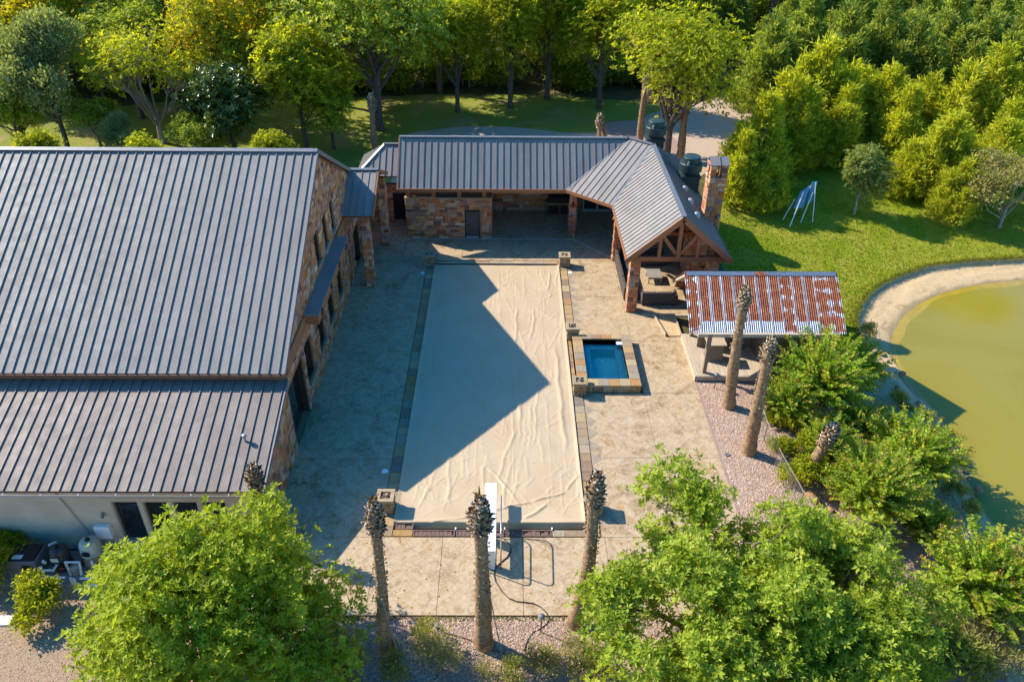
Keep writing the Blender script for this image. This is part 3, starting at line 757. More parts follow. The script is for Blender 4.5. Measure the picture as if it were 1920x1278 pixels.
# exhaust fans on the roof
def fan(x, y, zb, zt, label):
    t = empty('roof_exhaust_fan', (x, y, zb), label, 'exhaust fan', 'roof exhaust fans')
    MB().box(x-.55, x+.55, y-.5, y+.5, zb, zt-1.15).build('curb', K['green_fan'], t)
    MB().box(x-.62, x+.62, y-.57, y+.57, zt-1.30, zt-1.18).build('curb_cap', K['green_fan'], t)
    mb = MB(); mb.lathe((x, y, zt), [(.45,-1.15),(.46,-1.08),(.70,-.92),(.72,-.42),(.70,-.40),(.55,-.40)], 24); mb.build('wind_band', K['green_fan'], t)
    mb = MB(); mb.lathe((x, y, zt), [(.54,-.5),(.55,-.06),(.52,-.01),(.30,.02),(.02,.03)], 24); mb.build('motor_dome', K['green_fan'], t)
    for a in (0, 2.1, 4.2): MB().box(x+.6*math.cos(a)-.05, x+.6*math.cos(a)+.05, y+.6*math.sin(a)-.05, y+.6*math.sin(a)+.05, zt-.5, zt-.2).build('lug', K['galv'], t)
    return t
fan(10.0, 52.3, 4.6, 7.25, 'dark green exhaust fan behind the pavilion ridge corner')
fan(11.55, 47.6, 4.2, 6.55, 'dark green exhaust fan on the east slope beside the chimney')
# three small hooded vents on the east slope
for i, (x, y) in enumerate(((10.75, 45.1), (10.72, 43.2), (10.72, 41.3))):
    z = ZR - (x-9.5)*(ZR-ZE)/2.92 + .06
    t = empty('roof_hood_vent', (x, y, z), ('hooded roof vent farthest up the east slope, nearest the green fan', 'hooded roof vent in the middle of the three', 'hooded roof vent nearest the open gable')[i], 'roof vent', 'hooded vents in a row')
    mb = MB(); mb.lathe((x, y, z), [(.20,-.12),(.20,.10),(.17,.2),(.09,.26),(.02,.28)], 14); mb.build('hood', K['galv'], t, smooth=True)
    MB().bar((x-.28, y, z+.17), (x+.28, y, z-.3), .5, .02).build('flashing', K['galv'], t)
# low hip-roofed link to the west
lk = empty('link_passage', (-8.6, 52.6, 0), 'low hip roofed stone passage beside the porch with a dark door', 'passage')
q = [(-10.3,51.3,3.58),(-7.12,51.3,3.58),(-7.12,53.3,5.1),(-8.45,53.3,5.1)]; q2 = [(-10.3,55.3,3.58),(-10.3,51.3,3.58),(-8.45,53.3,5.1)]; q3 = [(-7.12,55.3,3.58),(-10.3,55.3,3.58),(-8.45,53.3,5.1),(-7.12,53.3,5.1)]
lr = roof_part('roof', lk, [q, q2, q3], K['cedar_dark'])
standing_seam(lr, q, (1,0,0), .432, K['roof_dark'], start=.2); standing_seam(lr, q2, (0,-1,0), .432, K['roof_dark']); standing_seam(lr, q3, (-1,0,0), .864, K['roof_dark'])
mb = MB(); mb.bar((-8.5,53.3,5.17),(-7.1,53.3,5.17),.24,.05); mb.bar((-8.45,53.3,5.16),(-10.3,51.3,3.65),.2,.04); mb.build('ridge_cap', K['trim_metal'], lr)
lwl = MB().box(-10.2, -6.75, 51.9, 52.2, -.1, 2.75).build('wall', K['mortar'], lk)
lay_stones(lwl, (-10.2, 51.9, 0), 0, ashlar(3.45, 2.75, .2, random.Random(19), lambda x, z: not (2.25 < x < 3.3 and z < 2.15), 3, 2), K['stone'], .05, .014, 200)
dr = MB().box(-7.95, -6.92, 51.84, 51.9, 0, 2.1).build('door', K['black'], lk); MB().box(-7.88, -7.0, 51.80, 51.838, .05, .12).build('threshold', K['galv'], dr)
for x in (-10.0, -8.6, -7.2): MB().box(x-.08, x+.08, 51.95, 52.12, 2.75, 3.7).build('stub_post', K['cedar'], lk)
# ------------------------------------------------------------------ ground
def resample(pts, n):
    p = np.array(pts, float); d = np.r_[0, np.cumsum(np.hypot(*np.diff(p[:, :2], axis=0).T))]
    t = np.linspace(0, d[-1], n); return np.stack([np.interp(t, d, p[:, k]) for k in range(p.shape[1])], 1)
def smooth(p, it=2):
    for _ in range(it):
        q = p.copy(); q[1:-1] = (p[:-2]+2*p[1:-1]+p[2:])/4; p = q
    return p
def loft(name, rows, mat, kind='structure', smoothsh=True):
    n = len(rows[0]); V = np.concatenate(rows); F = []
    for i in range(len(rows)-1):
        a = np.arange(n-1)+i*n; F.append(np.stack([a, a+1, a+1+n, a+n], 1))
    return tag(np_obj(name, V, np.concatenate(F), mat, smooth=smoothsh), kind=kind)

LIP = [(46,50),(40,49.2),(35.48,48.33),(33.23,48.23),(30.87,47.9),(28.87,47.5),(26.71,46.66),(25.02,45.55),(23.43,44.15),(22.08,42.61),(21.13,41.1),(20.54,39.02),(20.49,36.82),(20.31,34.79),(20.42,32.24),(20.6,30.13),(20.5,28.19),(20.05,26.05),(20.0,24.0),(20.3,22.0),(21,19),(22,15)]
WAT = [(46,48.6),(40,48),(34.99,46.9),(32.58,46.45),(30.08,45.71),(28.27,44.86),(26.35,43.63),(24.95,42.33),(23.82,40.96),(22.84,39.31),(22.3,37.64),(22.21,36.08),(22.37,34.36),(22.61,32.3),(22.47,30.2),(21.9,28.26),(21.64,26.82),(21.62,24.83),(21.9,22.6),(22.6,19),(23.5,15)]
LIP = [(a*1.0118, b*1.0118) for a, b in LIP]
lip = smooth(resample(LIP, 90), 2); wat = smooth(resample(WAT, 90), 3)
jit = nr.normal(0, .07, (90, 2)); jit[:3] = 0
lip = lip + smooth(jit, 1)
lz = ground_z(lip[:,0], lip[:,1])[:,None]
dirw = wat-lip; dirw /= np.linalg.norm(dirw, axis=1)[:,None]+1e-6
def near_pond(x, y):
    # >0 inside the lip line (pond side)
    p = np.stack([x, y], -1); d = np.linalg.norm(p[..., None, :]-lip, axis=-1); k = d.argmin(-1)
    return ((p-lip[k])*dirw[k]).sum(-1)
xs = np.r_[np.linspace(-170, -37, 34), np.arange(-36, 46, .6), np.linspace(47, 170, 32)]
ys = np.r_[np.arange(2, 62, .6), np.linspace(63, 230, 60)]
GX, GY = np.meshgrid(xs, ys)
GZ = ground_z(GX, GY)
GZ = np.where((GX > -9.2) & (GX < 9.5) & (GY > 19) & (GY < 53), -1.6, GZ)
GZ = np.where((GX > 9.0) & (GX < 11.8) & (GY > 39.8) & (GY < 53), -1.0, GZ)
npd = near_pond(GX, GY); GZ = np.where((npd > -.05) & (GX > 18), -3.4, GZ)
GZ += np.where(GY > 82, .12*np.sin(GX*.7)*np.sin(GY*.6), 0)
nx_, ny_ = len(xs), len(ys); ii = (np.arange(ny_-1)[:,None]*nx_ + np.arange(nx_-1)[None]).ravel()
GZ -= .02
gnd = np_obj('ground', np.stack([GX, GY, GZ], -1).reshape(-1, 3), np.stack([ii, ii+1, ii+1+nx_, ii+nx_], 1), K['forest'], smooth=True)
tag(gnd, kind='structure')

def strip(name, ys, xl, xr, nx, off, mat, wob=0.):
    V = []
    for y in ys:
        a, b = xl(y), xr(y)
        for i in range(nx+1):
            x = a+(b-a)*i/nx; V.append((x, y, float(ground_z(x, y))+off))
    F = [(j*(nx+1)+i, j*(nx+1)+i+1, (j+1)*(nx+1)+i+1, (j+1)*(nx+1)+i) for j in range(len(ys)-1) for i in range(nx)]
    return tag(np_obj(name, np.array(V), np.array(F), mat, smooth=True), kind='structure')
lipx = lambda y: float(np.interp(y, lip[::-1][:,1], lip[::-1][:,0]))
strip('gravel_bed', np.arange(18.0, 33.6, .5), lambda y: 9.72, lambda y: 14.6+.4*math.sin(y), 10, .012, K['gravel_base'])
strip('gravel_bed', np.r_[np.arange(6.0, 18.5, .45), 18.6], lambda y: -11.6+.4*math.sin(y*1.3), lambda y: 15.5+.5*math.sin(y), 50, .006, K['gravel_base'])
strip('gravel_yard', np.arange(6.0, 22.96, .5), lambda y: -36, lambda y: -11.2+.4*math.sin(y*1.3), 46, .014, K['gravel_tan'])
strip('gravel_slope', np.arange(15.0, 34, .5), lambda y: 14.2+.4*math.sin(y), lambda y: 18.3+.5*math.sin(y*.7), 8, .017, K['gravel_base'])
strip('pond_bank', np.arange(15.0, 38.6, .5), lambda y: 17.6+.4*math.sin(y), lambda y: lipx(y)+.03, 10, .016, K['sand'])
# lawn beside the pond
OUT = [(60,75),(48,74),(38,72),(30,70),(22,66),(17,60),(14.6,56),(13.2,52),(13.0,47),(13.0,43),(13.2,40.5),(14.5,39.4),(16.5,39.0)]
lu = lip[(lip[:,1] > 37.2)]
ou = smooth(resample(OUT, len(lu)), 2); rows = []
for t in np.linspace(0, 1, 26):
    p = ou*(1-t)+lu*t; z = ground_z(p[:,0], p[:,1])+.03; rows.append(np.c_[p, z])
lw_ = rows[-1].copy(); lw_[:,:2] += (wat[:len(lu)]-lip[:len(lu)])*0; rows.append(lw_)
loft('lawn', rows, K['lawn'])
# bank: earthy lip, beach, bottom
lz = ground_z(lip[:,0], lip[:,1])
r0 = np.c_[lip, lz+.028]; r1 = np.c_[lip+dirw*.10, lz-.24]; r2 = np.c_[lip+dirw*.22, lz-.30]
brow = [r0, r1, r2]; e0 = lip+dirw*.3
for t in np.linspace(.12, 1, 9):
    p = e0*(1-t)+wat*t; brow.append(np.c_[p+smooth(nr.normal(0,.04,(90,2)),1), (lz-.30)*(1-t)+(-1.74)*t + .05*math.sin(t*math.pi)+smooth(nr.normal(0,.035,(90,1)),1)[:,0]*(t < .95)])
brow.append(np.c_[wat+dirw*.8, np.full(90, -2.1)])
loft('pond_shore', brow, K['shore'])
wl = np.c_[wat, np.full(90, -1.745)]; wsh = np.c_[wat+dirw*(.5+.14*np.sin(np.arange(90)*.35)+.10*np.sin(np.arange(90)*.9))[:,None]*np.clip((wat[:,1:2]-33)/4, .15, 1), np.full(90, -1.745)]
far = np.c_[np.linspace(70, 70, 90), np.linspace(60, 12, 90), np.full(90, -1.745)]
loft('pond_shallows', [wl, wsh], K['shallow'])
loft('pond_water', [wsh]+[wsh*(1-t)+far*t for t in (.15,.4,.7,1.)], K['pond'])
# back lawn and driveway
def sheet(name, poly, z, mat):
    p = smooth(resample(poly+[poly[0]], 120), 3)
    me = bpy.data.meshes.new(name); me.from_pydata([(a, b, z) for a, b in p[:-1]], [], [tuple(range(len(p)-1))]); me.materials.append(mat); me.update()
    return tag(link(bpy.data.objects.new(name, me)), kind='structure')
sheet('back_lawn', [(-46,56),(-46,74),(-34,79),(-20,80),(-8,82),(4,82),(13,80),(20,77),(16,70),(11,66),(10,58),(0,56),(-20,56)], .008, K['lawn_back'])
sheet('driveway', [(-9,57),(-9.5,70),(-7,71.2),(-3,72.3),(1,72.0),(5,70.4),(9,70.6),(12,71.5),(13,75.8),(16,77.5),(20,80),(25,85),(32,90),(36,88),(31,82),(25,76),(20.5,70),(18.5,65),(16.5,61.5),(14,58.5),(12,56.5)], .014, K['drive'])
sheet('gravel_island', [(8,66.4),(8.2,69.6),(9.4,73.6),(12,74.2),(14.6,71),(15.6,66.5),(14.2,63.2),(11,63)], .02, K['gravel_base'])
for n_, poly in (('gravel_road', [(40,128),(70,118),(110,118),(110,126),(70,128),(44,138)]),): sheet(n_, poly, .02, K['drive'])

# ------------------------------------------------------------------ deck
deck = bpy.data.objects.new('pool_deck', None); link(deck, None, (0,35,0)); deck['kind'] = 'structure'; deck['label'] = 'tan stamped concrete pool deck'
def slab(x0, x1, y0, y1):
    g_ = .007; MB().bbox(x0+g_, x1-g_, y0+g_, y1-g_, -.35, 0, .006).build('deck_slab', K['deck'], deck)
YB = [22.35, 26.97, 31.69, 36.6, 41.4, 46.0]
for a, b in zip(YB, YB[1:]): slab(-9.55, -5.12, a, b)
NX = [-9.55, -5.12, -2.52, .68, 4.03, 6.93, 9.85]
for a, b in zip(NX, NX[1:]): slab(a, b, 18.6, 22.35)
for a, b in ((22.35,27.1),(27.1,31.92),(36.62,41.4),(41.4,46.0)): slab(3.88, 6.93, a, b)
for a, b in ((22.35,27.1),(27.1,31.92),(31.92,36.62),(36.62,39.35)): slab(6.93, 9.85, a, b)
for a, b in ((-9.55,-6.8),(-6.8,-2.9),(-2.9,-.3),(-.3,3.88),(3.88,6.93)): slab(a, b, 46.0, 49.16)
for a, b in ((6.93,9.6),(9.6,12.0)):
    slab(a, b, 39.35, 44.0); slab(a, b, 44.0, 49.16)
for a, b in ((-1.06,3.2),(3.2,6.93),(6.93,12.0)): slab(a, b, 49.16, 53.76)
slab(-10.2, -6.72, 49.16, 51.9); slab(-10.2, -9.55, 46.0, 49.16)
# kerb lines of pale mortar at the pavilion floor, and the stained triangles beside the coping
mb = MB(); mb.box(-6.7, 4.5, 49.10, 49.14, .001, .008); mb.bar((4.5,49.1,.005),(6.9,46.4,.005),.05,.008); mb.box(7.6, 12, 39.33, 39.37, .001, .008); mb.build('pale_joint', K['pvc'], deck)
tb = bpy.data.meshes.new('stain_triangle'); tb.from_pydata([(0,-.42,0),(.46,0,0),(0,.42,0)], [], [(0,1,2)]); tb.materials.append(K['stain'])
for i in range(25):
    y = 23.4 + i*.9
    if 31.2 < y < 37.3: continue
    o = bpy.data.objects.new('stain_triangle', tb); link(o, deck, (3.90, y, .004))
for x, y, lb in ((-5.36, 26.18, 0), (-5.3, 44.26, 1), (4.05, 44.41, 2)):
    t = MB().lathe((x, y, 0), [(.135,.001),(.135,.012),(.11,.02),(.02,.022)], 20).build('skimmer_lid', K['white'], None, (x, y, 0))
    tag(t, ('round white lid on the shaded deck near the board end', 'round white lid by the far left pillar', 'round white lid by the far right pillar')[lb], 'lid', 'round white skimmer lids')

# ------------------------------------------------------------------ swimming pool
pool = empty('swimming_pool', (-.65, 34, 0), 'long rectangular swimming pool edged with ochre flagstone coping', 'pool')
mb = MB(); mb.add([(-4.6,22.7,0),(3.32,22.7,0),(3.32,45.5,0),(-4.6,45.5,0),(-4.6,22.7,-1.3),(3.32,22.7,-1.3),(3.32,45.5,-1.3),(-4.6,45.5,-1.3)], [(4,5,6,7),(0,4,5,1),(1,5,6,2),(2,6,7,3),(3,7,4,0)])
mb.build('basin', plain('pool_plaster', (.35,.42,.42), .6), pool)
MB().box(-4.59, 3.31, 22.71, 45.49, -.5, -.45).build('water', Mat('dark_pool_water', .05, spec=.5, color=(.03,.07,.08)).m, pool)
def coping(x0, x1, y0, y1, along, r):
    a = y0 if along == 'y' else x0; e = y1 if along == 'y' else x1
    while a < e-.05:
        L = r.uniform(.45, .8); b = min(a+L, e)
        if e-b < .25: b = e
        bx = (x0, x1, a, b) if along == 'y' else (a, b, y0, y1)
        k = .006; MB().bbox(bx[0]+k, bx[1]-k, bx[2]+k, bx[3]-k, -.2, .035+r.uniform(-.004,.004), .012).build('coping_stone', K['coping'], pool)
        a = b
r_ = random.Random(4)
coping(-5.11, -4.58, 22.36, 45.9, 'y', r_); coping(3.30, 3.87, 22.36, 31.9, 'y', r_); coping(3.30, 3.60, 31.9, 36.63, 'y', r_); coping(3.30, 3.87, 36.63, 45.9, 'y', r_)
coping(-4.57, 3.29, 45.48, 45.9, 'x', r_); coping(-4.57, -3.76, 22.36, 22.72, 'x', r_); coping(1.9, 3.29, 22.36, 22.72, 'x', r_)
for x0, x1, y0, z in ((-3.75,-2.05,22.36,.05),(-2.0,-.05,22.36,.05),(0.0,1.88,22.36,.05),(-4.5,-3.78,22.74,.04)):
    y1 = y0+.34; f = MB(); f.box(x0,x1,y0,y0+.05,-.06,z); f.box(x0,x1,y1-.05,y1,-.06,z); f.box(x0,x0+.05,y0+.05,y1-.05,-.06,z); f.box(x1-.05,x1,y0+.05,y1-.05,-.06,z); f.box(x0+.05,x1-.05,y0+.05,y1-.05,-.06,-.03)
    fo = f.build('overflow_grille', K['terracotta'], pool); n = int((x1-x0-.1)/.17)
    for i in range(n):
        if rng.random() < .16: continue
        a = x0+.055+i*.17; dz = rng.uniform(-.02, .005); MB().box(a, a+.155, y0+.06, y1-.06+rng.uniform(-.03,0), -.028, z-.015+dz).build('grille_panel', K['terracotta'], fo)
    MB().box(x1-.01, x1+.04, y1-.02, y1+.10, -.02, .09).build('corner_post', K['pvc'], fo)
# rolled leading edge bar and guide at the far end
mb = MB(); mb.tube([(-4.55,45.42,.09),(3.28,45.40,.09)], .055, 10); mb.build('roller_bar', K['cover'], pool)
mb = MB(); mb.tube([(-4.55,45.30,.12),(3.28,45.28,.12)], .02, 8); mb.build('guide_rod', K['black'], pool)

# pool cover: wrinkled sheet
nxc, nyc = 196, 560
U, V_ = np.meshgrid(np.linspace(0,1,nxc), np.linspace(0,1,nyc))
Xc = -4.60 + U*(7.90 + .06*V_) ; Yc = 22.98 + V_*22.30
Z = .055 + .012*np.sin(Xc*.9+1)*np.sin(Yc*.5)
rr = np.random.default_rng(5)
def ridge(x0, y0, x1, y1, A, wd, wob=.06, ph=0.):
    global Z
    dx, dy = x1-x0, y1-y0; L = math.hypot(dx, dy); ux, uy = dx/L, dy/L
    s = (Xc-x0)*ux+(Yc-y0)*uy; d = -(Xc-x0)*uy+(Yc-y0)*ux
    d = d - wob*np.sin(s*2.1+ph) - wob*.5*np.sin(s*4.7+ph*2)
    tp = sm(s/(.18*L))*sm((L-s)/(.18*L))
    Z = Z + A*tp*np.exp(-(d/wd)**2)
for _ in range(260):
    x, y = rr.uniform(-4.3, 3.0), rr.uniform(23.2, 44); L = rr.uniform(.8, 4.5); a = rr.normal(0, .16)
    ridge(x, y, x+L*math.sin(a), min(y+L*math.cos(a), 45.1), rr.uniform(.003,.014), rr.uniform(.03,.07), rr.uniform(.01,.06), rr.uniform(0,6))
for _ in range(330):   # herringbone ripples
    x, y = rr.uniform(-3.5, 3.1), rr.uniform(23.3, 44); L = rr.uniform(.35, 1.3); a = rr.choice([-1,1])*rr.uniform(.5, 1.1)
    ridge(x, y, x+L*math.sin(a), y+L*math.cos(a), rr.uniform(.006,.014), rr.uniform(.03,.055), .03, rr.uniform(0,6))
PXR = [(970,575,965,660,.05,.10),(965,660,975,800,.055,.11),(1003,575,995,640,.04,.09),(968,800,930,905,.035,.09),(1040,640,1062,860,.06,.14),(1010,700,1000,850,.025,.08),(910,870,985,955,.035,.06),
       (800,982,905,962,.07,.07),(905,962,1000,938,.07,.07),(995,940,1062,921,.07,.07),(978,972,1030,945,.07,.08),(1062,920,1085,890,.05,.08),(786,955,806,905,.03,.05),(806,905,830,850,.02,.05),
       (945,905,948,960,.03,.06),(1050,880,1058,960,.02,.04),(1080,880,1085,940,.03,.07),(900,560,912,600,.02,.05),(1030,510,1028,545,.05,.08),(1045,505,1043,540,.04,.06)]
for xs_ in (-3.0,-1.35,.35,2.0): ridge(xs_, 23.0, xs_+.05, 45.2, .012, .02, .012, xs_)
for x0,y0,x1,y1,A,wd in PXR:
    p, q = at(x0,y0,.06), at(x1,y1,.06); ridge(p.x, p.y, q.x, q.y, A*.75, wd*.8, .04, x0)
Z += .006*np.sin(Xc*3.1+2*np.sin(Yc*.8))*np.sin(Yc*1.9+Xc)
edge_d = np.minimum(Xc+4.60, Xc.max(1)[:,None]-Xc); Z += .05*np.exp(-(edge_d/.10)**2)
Z -= .26*np.exp(-((Yc-22.98)/.05)**2); Z = np.where(Yc < 23.3, Z+.05*sm((23.3-Yc)/.2)*(Yc > 23.05), Z)
ii = (np.arange(nyc-1)[:,None]*nxc + np.arange(nxc-1)[None]).ravel()
cv = np_obj('pool_cover', np.stack([Xc,Yc,Z],-1).reshape(-1,3), np.stack([ii,ii+1,ii+1+nxc,ii+nxc],1), K['cover'], origin=(-.65,34,.05), smooth=True)
tag(cv, 'wrinkled tan vinyl cover stretched over the whole pool', 'pool cover')

# ------------------------------------------------------------------ spa
spa = empty('spa', (5.22, 34.25, 0), 'raised square hot tub with ochre stone rim and blue water', 'hot tub')
SX0, SX1, SY0, SY1, IX0, IX1, IY0, IY1, SZ = 3.62, 6.82, 31.93, 36.60, 4.12, 6.32, 32.52, 36.20, .42
sb = MB(); sb.box(SX0+.05,IX0,SY0+.05,SY1-.05,-.1,SZ-.06); sb.box(IX1,SX1-.05,SY0+.05,SY1-.05,-.1,SZ-.06); sb.box(IX0,IX1,SY0+.05,IY0,-.1,SZ-.06); sb.box(IX0,IX1,IY1,SY1-.05,-.1,SZ-.06)
wall = sb.build('spa_wall', K['mortar'], spa)
for ang, ox, oy, W_ in ((0, SX0+.04, SY0+.06, SX1-SX0-.08), (math.pi/2, SX1-.06, SY0+.04, SY1-SY0-.08), (math.pi, SX1-.04, SY1-.06, SX1-SX0-.08)):
    lay_stones(wall, (ox, oy, 0), ang, ashlar(W_, SZ-.07, .17, r_, None, 3, 2), K['coping'], .05, .012, 99)
def rim(x0, x1, y0, y1, along):
    a = y0 if along else x0; e = y1 if along else x1; n = max(2, round((e-a)/.55)); L = (e-a)/n
    for i in range(n):
        b = (x0, x1, a+i*L, a+(i+1)*L) if along else (a+i*L, a+(i+1)*L, y0, y1); k = .005
        MB().bbox(b[0]+k, b[1]-k, b[2]+k, b[3]-k, SZ-.06, SZ+.03+rng.uniform(-.005,.005), .012).build('rim_stone', K['coping'], spa)
rim(SX0, IX0+.03, SY0, SY1, True); rim(IX1-.03, SX1, SY0, SY1, True); rim(IX0+.03, IX1-.03, SY0, IY0+.02, False); rim(IX0+.03, IX1-.03, IY1-.02, SY1, False)
mb = MB(); mb.box(IX0-.05,IX1+.05,IY0-.05,IY1+.05,-1.0,-.45)
mb.box(IX0-.05,IX0,IY0-.05,IY1+.05,-.85,SZ-.07); mb.box(IX1,IX1+.05,IY0-.05,IY1+.05,-.85,SZ-.07); mb.box(IX0,IX1,IY0-.05,IY0,-.85,SZ-.07); mb.box(IX0,IX1,IY1,IY1+.05,-.85,SZ-.07)
mb.box(IX0,IX0+.42,IY0,IY1,-.85,.02); mb.box(IX1-.42,IX1,IY0,IY1,-.85,.02); mb.box(IX0+.42,IX1-.42,IY1-.42,IY1,-.85,.02)
mb.build('plaster_shell', K['spa_plaster'], spa)
MB().box(IX1-.32, IX1-.02, IY1-.36, IY1-.02, .1, .30).build('skimmer_box', K['pvc'], spa)
ws = bpy.data.meshes.new('spa_water'); ws.from_pydata([(IX0-5.22,IY0-34.25,.27),(IX1-5.22,IY0-34.25,.27),(IX1-5.22,IY1-34.25,.27),(IX0-5.22,IY1-34.25,.27)], [], [(0,1,2,3)]); ws.materials.append(K['spa_water'])
link(bpy.data.objects.new('water', ws), spa, (5.22,34.25,0))

# ------------------------------------------------------------------ fire pillars
def pillar(x, y, h, wd, seed, label):
    t = empty('fire_pillar', (x, y, 0), label, 'pillar', 'stone fire pillars round the pool')
    core = MB().box(x-wd/2+.05, x+wd/2-.05, y-wd/2+.05, y+wd/2-.05, 0, h-.12).build('shaft', K['mortar'], t); r = random.Random(seed)
    for ang, ox, oy in ((0, x-wd/2+.03, y-wd/2+.06), (math.pi/2, x+wd/2-.06, y-wd/2+.03), (math.pi, x+wd/2-.03, y+wd/2-.06), (-math.pi/2, x-wd/2+.06, y+wd/2-.03)):
        lay_stones(core, (ox, oy, 0), ang, ashlar(wd-.06, h-.12, .16, r, None, 2, 2), K['coping'], .05, .012, 99)
    o = wd/2+.03; i_ = wd/2-.14; mb = MB()
    for b in ((x-o,x+o,y-o,y-i_),(x-o,x+o,y+i_,y+o),(x-o,x-i_,y-i_,y+i_),(x+i_,x+o,y-i_,y+i_)): mb.bbox(*b, h-.12, h, .008)
    mb.build('cap', K['cap'], t)
    MB().box(x-i_, x+i_, y-i_, y+i_, h-.13, h-.07).build('burner_tray', K['rock_dark'], t)
    mb = MB()
    for _ in range(26):
        a, b, s = r.uniform(x-i_+.04, x+i_-.04), r.uniform(y-i_+.04, y+i_-.04), r.uniform(.018,.035); mb.lathe((a,b,h-.07), [(s,0),(s*.9,s*.6),(s*.2,s)], 6)
    mb.build('lava_pebbles', K['pebble'], t)
    mb = MB(); mb.lathe((x+r.uniform(-.08,.08), y+.02, h-.07), [(.03,0),(.06,.03),(.075,.08),(.055,.13),(.01,.15)], 12); mb.build('globe', K['cap'], t, smooth=True)
for x, y, lb in ((-4.95,45.4,'stone fire pillar in shade at the far left pool corner'), (3.72,45.35,'stone fire pillar at the far right pool corner'), (3.66,36.95,'stone fire pillar at the far corner of the hot tub'),
                 (3.70,31.95,'stone fire pillar at the near corner of the hot tub'), (-4.98,23.9,'stone fire pillar at the near left pool corner behind a palm stump'), (3.72,23.85,'stone fire pillar half hidden behind the leaning palm stump')):
    pillar(x, y, .80, .68, int(x*10+y*7), lb)

# ------------------------------------------------------------------ diving board
db = empty('diving_board', (-.6, 21.2, 0), 'white diving board on a low stand with bent steel handrails', 'diving board')
MB().bbox(-.86, -.36, 20.75, 24.45, .92, .98, .015).build('board', K['white'], db)
mb = MB(); mb.box(-.82,-.40,20.75,20.95,0,.9); mb.box(-.80,-.42,22.0,22.3,0,.9); mb.box(-.82,-.40,20.7,22.35,.0,.05); mb.build('stand', K['white'], db)
for x in (-1.04, -.17):
    mb = MB(); mb.tube([(x,20.75,0),(x,20.78,1.55),(x,20.86,1.72),(x,21.0,1.78),(x,22.75,1.82),(x,22.92,1.76),(x,23.0,1.62),(x,22.75,.95),(x,22.5,.02)], .026, 8); mb.build('handrail', K['steel'], db, smooth=True)

# garden hose
hz = [(870,460),(900,480),(913,515),(890,560),(850,592),(822,625),(813,660),(822,700),(860,760),(900,797),(945,815),(1000,820),(1040,826),(1080,845),(1115,880),(1130,912),(1118,945),(1080,970),(1040,990),(1010,1030),(995,1070),(985,1095)]
pts = [on_ground(660+a/3.0567, 860+b/3.0567, .03) for a, b in hz]
mb = MB(); mb.tube(pts, .02, 6); hs = mb.build('garden_hose', K['rubber'], None, tuple(pts[0]), smooth=True); tag(hs, 'thin dark hose looping from the diving board to the gravel', 'hose')
# drip line in gravel
pts = [on_ground(640+a/4.174, 1100+b/4.174, .04) for a, b in ((790,345),(850,365),(920,385),(1000,410),(1080,455),(1150,475),(1220,495),(1330,540))]
mb = MB(); mb.tube(pts, .016, 6); tag(mb.build('irrigation_pipe', K['rubber'], None, tuple(pts[0]), smooth=True), 'black irrigation pipe lying on gravel behind the middle palm stump', 'pipe')

# path lights
def pathlight(x, y, h, label):
    z = float(ground_z(x, y)); t = empty('path_light', (x, y, z), label, 'path light', 'garden path lights')
    mb = MB(); mb.tube([(x,y,z-.1),(x,y,z+h)], .022, 8); mb.build('stem', K['rubber'], t)
    mb = MB(); mb.lathe((x,y,z+h-.06), [(.04,-.02),(.13,.0),(.13,.02),(.07,.07),(.02,.09)], 16); mb.build('shade', K['lamp_metal'], t)
pathlight(-2.35, 17.55, .95, 'path light behind dry twigs between two palm stumps'); pathlight(1.28, 17.95, .95, 'path light beside the hose on the gravel'); pathlight(10.6, 32.3, .95, 'path light on gravel in front of the cabin porch')
# gravel flush lights
for px, py, lb in ((1366,766,'round grey ground light at the foot of a palm stump'),(1363,853,'small grey ground box lying on the gravel')):
    p = on_ground(px, py); mb = MB(); mb.lathe((p.x,p.y,p.z), [(.13,.0),(.13,.05),(.10,.07),(.03,.05)], 14); tag(mb.build('ground_light', K['lamp_metal'], None, tuple(p)), lb, 'ground light', 'ground lights')

# ------------------------------------------------------------------ outdoor furniture under the gable
def sofa(x0, x1, y0, y1, back, label, modules):
    cx, cyy = (x0+x1)/2, (y0+y1)/2; t = empty('wicker_sofa', (cx, cyy, 0), label, 'sofa', 'wicker sofas')
    MB().bbox(x0, x1, y0, y1, .04, .34, .02).build('base', K['wicker'], t); T = .16
    n = modules
    for i in range(n):
        if back in 'ns':
            L = (x1-x0)/n; a, b = x0+i*L+.008, x0+(i+1)*L-.008
            yy = (y0, y0+T) if back == 's' else (y1-T, y1); MB().bbox(a, b, yy[0]-.004, yy[1], .05, .86, .02).build('back_panel', K['wicker'], t)
            cy0, cy1 = (y0+T+.01, y1-.02) if back == 's' else (y0+.02, y1-T-.01); MB().bbox(a+.03, b-.03, cy0, cy1, .341, .50, .04).build('seat_cushion', K['cushion'], t)
        else:
            L = (y1-y0)/n; a, b = y0+i*L+.008, y0+(i+1)*L-.008
            xx = (x0, x0+T) if back == 'w' else (x1-T, x1); MB().bbox(xx[0]-.004, xx[1], a, b, .05, .86+.03*(i % 2), .02).build('back_panel', K['wicker'], t)
            cx0, cx1 = (x0+T+.01, x1-.02) if back == 'w' else (x0+.02, x1-T-.01); MB().bbox(cx0, cx1, a+.03, b-.03, .341, .50, .04).build('seat_cushion', K['cushion'], t)
    return t
sofa(7.02, 7.9, 41.0, 46.9, 'w', 'long wicker sofa seen from behind along the open side of the pavilion', 4)
s2 = sofa(8.02, 9.98, 40.42, 41.28, 's', 'wicker sofa with its back to the cabin, in front of the coffee table', 2)
MB().bbox(9.99, 10.14, 40.42, 41.28, .05, .62, .02).build('arm', K['wicker'], s2)
